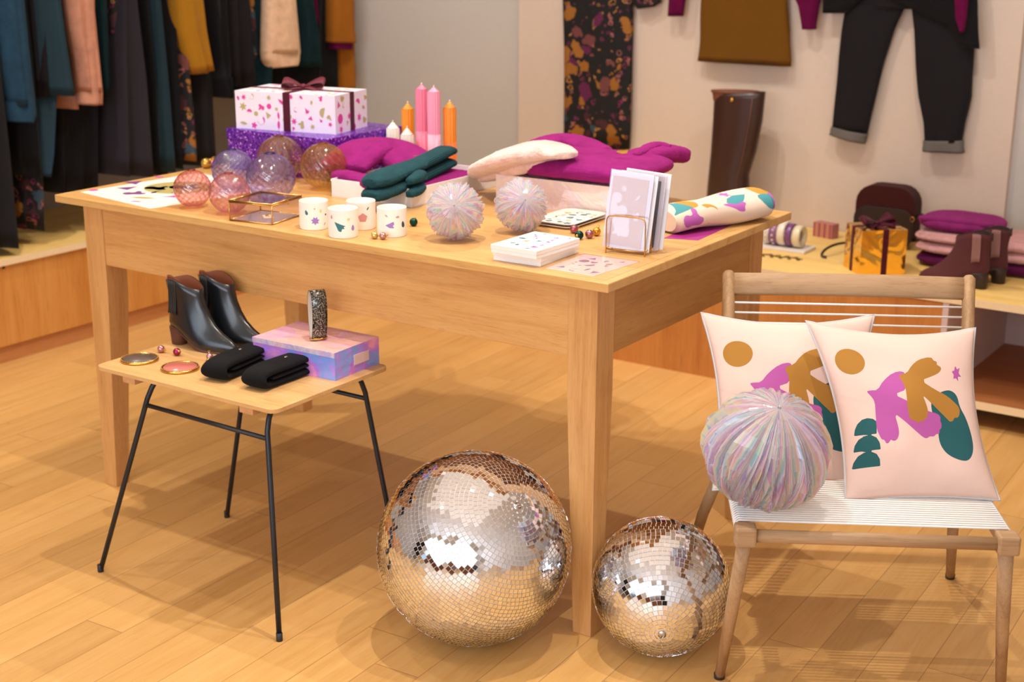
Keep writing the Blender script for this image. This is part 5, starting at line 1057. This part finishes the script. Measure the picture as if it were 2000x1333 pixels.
hung('charcoal trousers under the mustard blouse, behind the purple box', [('body', [(60, 368, 424), (130, 372, 426), (325, 378, 436)], CHAR, -3.12, .15, 2)], 'trousers', 'hanging_trousers')
hung('black coat directly right of the mustard blouse', [('body', [(-20, 405, 452), (150, 424, 457), (150, 424, 457), (192, 434, 457)], BLK2, -3.09, .18, 2)], 'coat', 'hanging_coat')
hung('brown black wool cardigan above the left half of the wrapped present', [('body', [(-20, 450, 491), (170, 458, 501)], BRN, -3.08, .18, 2)], 'cardigan', 'hanging_cardigan')
hung('mustard blouse showing only a small corner above the present', [('body', [(60, 478, 500), (168, 486, 501)], MUST, -3.15, .14, 1)], 'blouse', 'hanging_blouse')
hung('narrow dark floral blouse left of the bottle green cardigan', [('body', [(-20, 491, 511), (150, 500, 520)], FLO, -3.12, .16, 1)], 'blouse', 'hanging_blouse')
hung('bottle green cardigan left of the cream jumper sleeve', [('body', [(-20, 505, 541), (100, 513, 541), (182, 502, 545)], TEALD, -3.09, .18, 2)], 'cardigan', 'hanging_cardigan')
hung('cream pink fluffy jumper sleeve with a deep cuff above the bow', [('sleeve', [(-20, 535, 581), (50, 538, 591), (104, 532, 598)], CREAM, -3.03, .055, 1), ('cuff', [(102, 530, 597), (118, 530, 595), (540, 134, 592, 126)], CREAM, -3.035, .05, 1)], 'jumper', 'hanging_jumper')
hung('bottle green jumper sleeve right of the cream one', [('sleeve', [(-20, 583, 616), (60, 594, 629), (131, 595, 636)], TEALD, -3.06, .06, 2)], 'jumper', 'hanging_jumper')
hung('plum knit glimpsed as a thin stripe right of the bottle green sleeve', [('body', [(-20, 612, 623), (48, 618, 629)], MAGK, -3.09, .14, 1)], 'jumper', 'hanging_jumper')
hung('wide black skirt behind the cream jumper, above the bow', [('body', [(60, 508, 604), (182, 500, 612)], BLK2, -3.20, .13, 3)], 'skirt', 'hanging_skirt')
hung('black coat between the green sleeve and the ochre coat', [('body', [(-20, 606, 664), (180, 596, 670)], BLK2, -3.12, .18, 2)], 'coat', 'hanging_coat')
hung('ochre coat with turned back cuff and magenta lining at the right end of the rail', [('body', [(-20, 660, 697), (90, 664, 694), (185, 669, 695)], OCHC, -3.09, .16, 1), ('sleeve', [(-20, 659, 702), (40, 662, 700), (78, 663, 702)], OCHC, -3.05, .05, 1), ('cuff', [(64, 660, 703), (84, 660, 705)], OCHC, -3.045, .056, 1), ('lining_cuff', [(80, 663, 694), (97, 662, 692)], MAGK, -3.055, .045, 1)], 'coat', 'hanging_coat')

# clothes hung on the back wall
def wall_thing(label, parts, cat, name):
    zl = at(0, 0, 'y', 2.85).z; r0_ = parts[0][1][-1]; c = at(r0_[1] if len(r0_) == 3 else r0_[0], r0_[0] if len(r0_) == 3 else r0_[1], 'y', 2.83)
    e = thing(name, label, cat, (c.x, 2.85, c.z))
    for i, (pn, rows, mat, y_, hd, fo) in enumerate(parts): drape(pn, rows, 'y', y_, hd, mat, e, fo, .16, hash_(label)+i, sq=3.2, back=.6)
    return e
def peg(e, px, py):
    p = at(px, py, 'y', 2.84)-e.location; MB().tube([p, p+Vector((0, .03, .0))], .006, 10).make('wall_pin', M_STEEL, e)
d_ = wall_thing('long dark floral dress hung flat on the back wall', [('skirt', [(-90, 1110, 1215), (-20, 1095, 1231), (100, 1096, 1229), (293, 1098, 1225)], FLO, 2.815, .025, 2), ('sleeve', [(-90, 1195, 1250), (-20, 1225, 1288), (6, 1232, 1286), (1242, 18, 1272, 14)], FLO, 2.81, .022, 1)], 'dress', 'floral_dress'); peg(d_, 1160, -85)
d_ = wall_thing('mustard brown suede skirt hung on the back wall', [('skirt', [(-100, 1385, 1515), (-20, 1366, 1531), (60, 1362, 1536), (1358, 120, 1539, 131)], cloth('mustard_suede', '#6e4606'), 2.80, .028, 3)], 'skirt', 'suede_skirt'); peg(d_, 1450, -95)
d_ = wall_thing('plum knit jumper on the back wall with both cuffs hanging beside the skirt', [('body', [(-330, 1340, 1560), (-90, 1335, 1575)], MAGK, 2.76, .025, 2), ('sleeve', [(-300, 1330, 1370), (-20, 1303, 1336), (32, 1301, 1329)], MAGK, 2.79, .025, 1), ('sleeve', [(-300, 1530, 1580), (-20, 1541, 1604), (12, 1556, 1595), (44, 1561, 1590), (58, 1563, 1589)], MAGK, 2.79, .025, 1)], 'jumper', 'plum_jumper'); peg(d_, 1450, -320)
d_ = wall_thing('black denim jeans with turned up hems on the back wall', [('waist', [(-110, 1670, 1860), (-20, 1655, 1890), (18, 1648, 1903)], DENIM, 2.80, .03, 2), ('leg', [(10, 1647, 1764), (60, 1640, 1742), (120, 1633, 1722), (180, 1628, 1708), (1622, 252, 1688, 268)], DENIM, 2.80, .028, 1), ('leg', [(12, 1776, 1904), (60, 1781, 1900), (130, 1785, 1897), (190, 1790, 1893), (240, 1799, 1881), (280, 1802, 1874)], DENIM, 2.80, .028, 1),
    ('hem', [(1619, 248, 1690, 264), (1615, 264, 1684, 283)], cloth('denim_inside', '#6e6863'), 2.795, .034, 1), ('hem', [(276, 1799, 1876), (1797, 297, 1878, 301)], cloth('denim_inside', '#6e6863'), 2.795, .034, 1)], 'jeans', 'black_jeans'); peg(d_, 1770, -105)
d_ = wall_thing('black jacket layered over the jeans on the back wall', [('front_panel', [(-200, 1640, 1790), (-20, 1603, 1700), (26, 1604, 1648)], BLK2, 2.775, .02, 1), ('front_panel', [(-200, 1760, 1880), (-20, 1700, 1905), (16, 1775, 1906), (50, 1850, 1907), (1878, 92, 1910, 96)], BLK2, 2.77, .02, 1)], 'jacket', 'black_jacket'); peg(d_, 1760, -190)
d_ = wall_thing('plum knit scarf end hanging over the black jacket', [('scarf', [(-190, 1852, 1886), (-20, 1861, 1890), (36, 1864, 1885), (64, 1873, 1880)], MAGK, 2.745, .018, 1)], 'scarf', 'plum_scarf'); peg(d_, 1868, -185)
# tall brown boot on the shelf
BROWN = plain('brown_leather', '#3a211c', .32, 0, .06, 300, .5, .1)
p0 = at(1412, 430, 'y', 2.70); e = thing('tall_boot', 'tall dark brown leather knee boot standing against the back wall', 'boot', (p0.x, 2.70, SH))
drape('shaft', [(182, 1386, 1484), (240, 1383, 1478), (300, 1379, 1466), (345, 1375, 1452), (400, 1370, 1452), (425, 1366, 1456)], 'y', 2.655, .05, BROWN, e, 1, .04, 5, sq=2.2)
mb = MB(); l_, r_ = at(1390, 181, 'y', 2.70), at(1480, 184, 'y', 2.70); c_ = (l_+r_)/2-e.location; a_ = (r_-l_)/2
mb.loft([[c_+a_*math.cos(t__)*s_+Vector((0, .045*math.sin(t__)*s_, dz)) for t__ in [2*PI*k/32 for k in range(32)]] for s_, dz in ((1.0, .002), (1.03, .012), (.98, .012), (.93, -.01), (.9, -.03))], 0, True, True); mb.make('lining', plain('boot_lining', '#7a4530', .6), e)
mb = MB(); q = at(1429, 195, 'y', 2.65)-e.location; mb.sphere(.0085, q, 14, 8, sc=(1, .5, 1)); mb.make('snap_button', M_GOLD, e)
mb = MB(); mb.tube([at(x, y, 'y', 2.652)-e.location for x, y in ((1470, 190), (1463, 240), (1452, 300), (1440, 345), (1436, 390))], .0022, 6); mb.make('side_seam', plain('seam_brown', '#6a4030', .5), e)
mb = MB(); R = []
for z_, x0_, x1_, w_ in ((.0, -.09, .14, .042), (.02, -.095, .15, .045), (.05, -.09, .11, .044), (.09, -.075, .065, .042), (.16, -.07, .06, .042)): R.append([((x0_+x1_)/2+(x1_-x0_)/2*math.cos(a), w_*math.sin(a), z_) for a in [2*PI*k/28 for k in range(28)]])
mb.loft(R); mb.make('foot', BROWN, e)

# ------------------------------------------------------------------ goods on the back shelf
def S_(px, py): return at(px, py, 'z', SH)
g1_, g2_, g0_ = S_(1678, 539), S_(1766, 536), S_(1634, 517); ux = g2_-g1_; uy = g0_-g1_; rz = math.atan2(ux.y, ux.x); wX, wY = ux.length, .15
e = thing('gold_gift', 'gift box in crumpled gold foil with a burgundy ribbon on the back shelf', 'gift box', (g2_.x, g2_.y, SH), rz)
GF = NT('gold_foil'); v_ = GF.coord(); GF.set(Base_Color=hx('#f6c458'), Metallic=1.0, Roughness=.09); GF.bump(GF.noise(v_, 7, 2, .5, 1.0).outputs[0], .5, .02)
mb = MB(); slab(mb, -wX, 0, 0, wY, .163, 0, 0, 8, .0005); mb.make('wrapped_box', GF.m, e); ribbon_cross(e, wX, wY, .163, -wX*.47, wY*.55, .0105, RIB); bow(e, (-wX*.47, wY*.55, .164), .066, RIB, .2)
l_, r_ = at(1667, 420, 'y', 2.66), at(1782, 420, 'y', 2.66); bw = (r_-l_).length; tz = at(1720, 359, 'y', 2.72).z-SH
e = thing('handbag', 'dark brown suede and leather crossbody bag leaning behind the gold gift', 'bag', ((l_.x+r_.x)/2, 2.72, SH))
def bagshape(w_, h_, r_=.07): return [(x, z) for x, z in rrect(-w_/2, w_/2, 0, h_, r_)]
SUE = cloth('brown_suede', '#3f1614', .9); mb = MB(); mb.prism(bagshape(bw, tz), -.045, .045, 0, frame((0, 0, 0), (1, 0, 0), (0, 0, 1))); mb.make('body', SUE, e, .012)
mb = MB(); pl_ = [(x*1.0, z) for x, z in bagshape(bw*1.01, tz*.66, .05)]; mb.prism(pl_, .046, .054, 0, frame((0, 0, 0), (1, 0, 0), (0, 0, 1))); mb.make('front_pocket', plain('dark_leather', '#241112', .4), e, .003)
MB().tube(smooth([(bw*.48, -.03, tz*.50), (bw*.60, -.04, tz*.62), (bw*.74, -.05, tz*.56), (bw*.78, -.05, tz*.38), (bw*.70, -.05, tz*.20), (bw*.50, -.03, tz*.16)], 3), .006, 10).make('strap', plain('dark_leather', '#2e1718', .4), e)
MB().tube(smooth([(-bw*.47, -.03, .02), (-bw*.40, -.12, .02), (-bw*.42, -.26, .04), (-bw*.50, -.33, .03), (-bw*.52, -.36, .008), (-bw*.42, -.36, .006)], 3), .005, 10).make('strap', plain('dark_leather', '#2e1718', .4), e)
mb = MB(); mb.tube([(bw*.49+.007*math.cos(a), -.052, tz*.52+.009*math.sin(a)) for a in [2*PI*k/16 for k in range(16)]], .0022, 8, closed=True, caps=False); mb.make('buckle_ring', M_GOLD, e)
def folded(px0, px1, py, z0, h, lx, ly, mat, label, off=0, rot=.05):
    c = S_((px0+px1)/2, py); e = thing('folded_jumper', label, 'jumper', (.10+off, 2.60, SH+z0), 0, 'folded jumpers on the back shelf')
    mb = MB(); mound(mb, 0, 0, 0, lx, ly, h, 5 if lx > .2 else 3, rot, nu=60); displace(mb.make('folded_body', mat, e), .008, .09)
    mb = MB(); sweep(mb, [Vector((-lx*.9, -ly*.75, h*.75)), Vector((0, -ly*.80, h*.80)), Vector((lx*.9, -ly*.75, h*.75))], [(.010, .008), (.016, .012), (.010, .008)], 16); mb.make('tucked_sleeve', mat, e); return e
PUR = knit('deep_plum', '#5a1440', 0, .5); PK2 = knit('rose_mohair', '#d9a2a0', 0, .7); MG2 = knit('orchid_mohair', '#8c2a6c', 0, .7)
folded(0, 0, 0, 0, .046, .27, .16, PUR, 'dark plum folded jumper, lowest of the stack', .03); folded(0, 0, 0, .045, .040, .275, .155, PK2, 'thick rose pink folded jumper directly on the dark plum one', .03)
folded(0, 0, 0, .084, .038, .27, .15, PK2, 'pale rose pink folded jumper second from the top of the stack', .02, .02); folded(0, 0, 0, .119, .062, .15, .12, MG2, 'orchid magenta folded jumper on top of the stack', -.10, 0)
SUB = cloth('plum_suede', '#552c2e', .85); SLN = plain('dark_brown_lining', '#33201e', .7); HB = plain('dark_heel', '#2c1a18', .4); GU = plain('pink_gusset', '#a87a74', .6)
ankle_boot('ankle_boot', SUB, SLN, HB, 'plum brown suede ankle boot in front, toe pointing left, back shelf', S_(1928, 566), S_(1792, 544), SH, 'pair of suede boots', 1.0, 1, GU, .27)
ankle_boot('ankle_boot', SUB, SLN, HB, 'plum brown suede ankle boot mostly hidden behind its mate', S_(1950, 556)+Vector((.02, .02, 0)), S_(1815, 538)+Vector((.02, .02, 0)), SH, 'pair of suede boots', 1.0, 1, GU, .27)
# bangle stand
q = S_(1530, 488); e = thing('marble_plate', 'small pale marble slab on the back shelf by the table corner', 'plate', (q.x, q.y+.02, SH), .0)
MB().box(-.13, .10, -.055, .06, 0, .012).make('slab', plain('pale_marble', '#e6ddd6', .3), e, .002)
bz = SH+.012+.034; x_ = q.x-.085
for i, (c_, rr_, wd, lb) in enumerate((('#d9cfc2', .038, .026, 'pearly beaded bangle leftmost on the marble slab'), ('#8a5a86', .044, .030, 'speckled violet bangle, second from the left on the slab'), ('#e8dccb', .048, .030, 'ivory bangle, widest of the row on the slab'), ('#7c4a80', .045, .024, 'plain violet bangle right of the ivory one'), ('#e6d6b4', .043, .032, 'cream bangle at the right end of the slab'))):
    o = thing('bangle', lb, 'bangle', (x_+wd/2, q.y+.02, SH+.012), 0, 'bangles on the marble slab'); mb = MB(); M = RT((0, 0, rr_), 0, PI/2, 0)
    mb.lathe([(rr_*.72, -wd/2+.002), (rr_*.95, -wd/2), (rr_, -wd*.2), (rr_, wd*.2), (rr_*.95, wd/2), (rr_*.72, wd/2-.002), (rr_*.70, 0)], 36, 0, M, caps=False); mb.make('ring', plain('bangle_'+c_.strip('#'), c_, .25), o); x_ += wd+.003
    if i in (0, 1):
        mb = MB(); 
        for k in range(14): mb.sphere(.0045, (0, rr_*1.0*math.cos(2*PI*k/14), rr_+rr_*1.0*math.sin(2*PI*k/14)), 8, 6)
        mb.make('beads', plain('pearl', '#efe0d4', .2, .2), o)
q = S_(1598, 468); e = thing('striped_box', 'small striped red and pink box behind the bangles', 'box', (q.x+.0, q.y+.04, SH), -.25)
mb = MB(); mb.box(-.045, .045, 0, .045, 0, .058); 
for k in range(7): mb.box(-.045+.013*k, -.039+.013*k, -.0006, .0, 0, .058, 1+k % 2)
mb.make('box', [plain('box_rose', '#c07a7a', .5), plain('box_red', '#a03a50', .5), plain('box_gold', '#c9965a', .5)], e, .0)
q = S_(1522, 503); e = thing('twig_ornament', 'thin dark wire twig ornament lying on the back shelf', 'ornament', (q.x, q.y, SH+.002), .1)
mb = MB(); rr_ = random.Random(4)
mb.tube(smooth([(-.09, 0, 0), (-.04, .012, .003), (0, -.008, 0), (.04, .01, .002), (.09, .0, 0)], 2), .0018, 6)
for k in range(9):
    x_ = -.07+.017*k; s_ = 1 if k % 2 else -1; mb.tube(smooth([(x_, .004, .001), (x_+.012, s_*.014, .003), (x_+.020, s_*.018, .001), (x_+.014, s_*.024, .001), (x_+.004, s_*.016, .001), (x_, .004, .001)], 2), .0014, 6)
mb.make('wire', plain('dark_brass', '#6b5228', .4, .7), e)
q = at(910, 320, 'y', 2.62); e = thing('dark_pouch', 'dark green and black leather pouch on the back shelf behind the candles', 'bag', (q.x, 2.62, SH))
mb = MB(); mound(mb, 0, 0, 0, .085, .05, .10, 3.4); mb.make('body', plain('black_pouch', '#1c1a1c', .5), e); mb = MB(); mound(mb, -.02, 0, .085, .05, .04, .05, 3); mb.make('flap', plain('green_pouch', '#1d3431', .5), e)
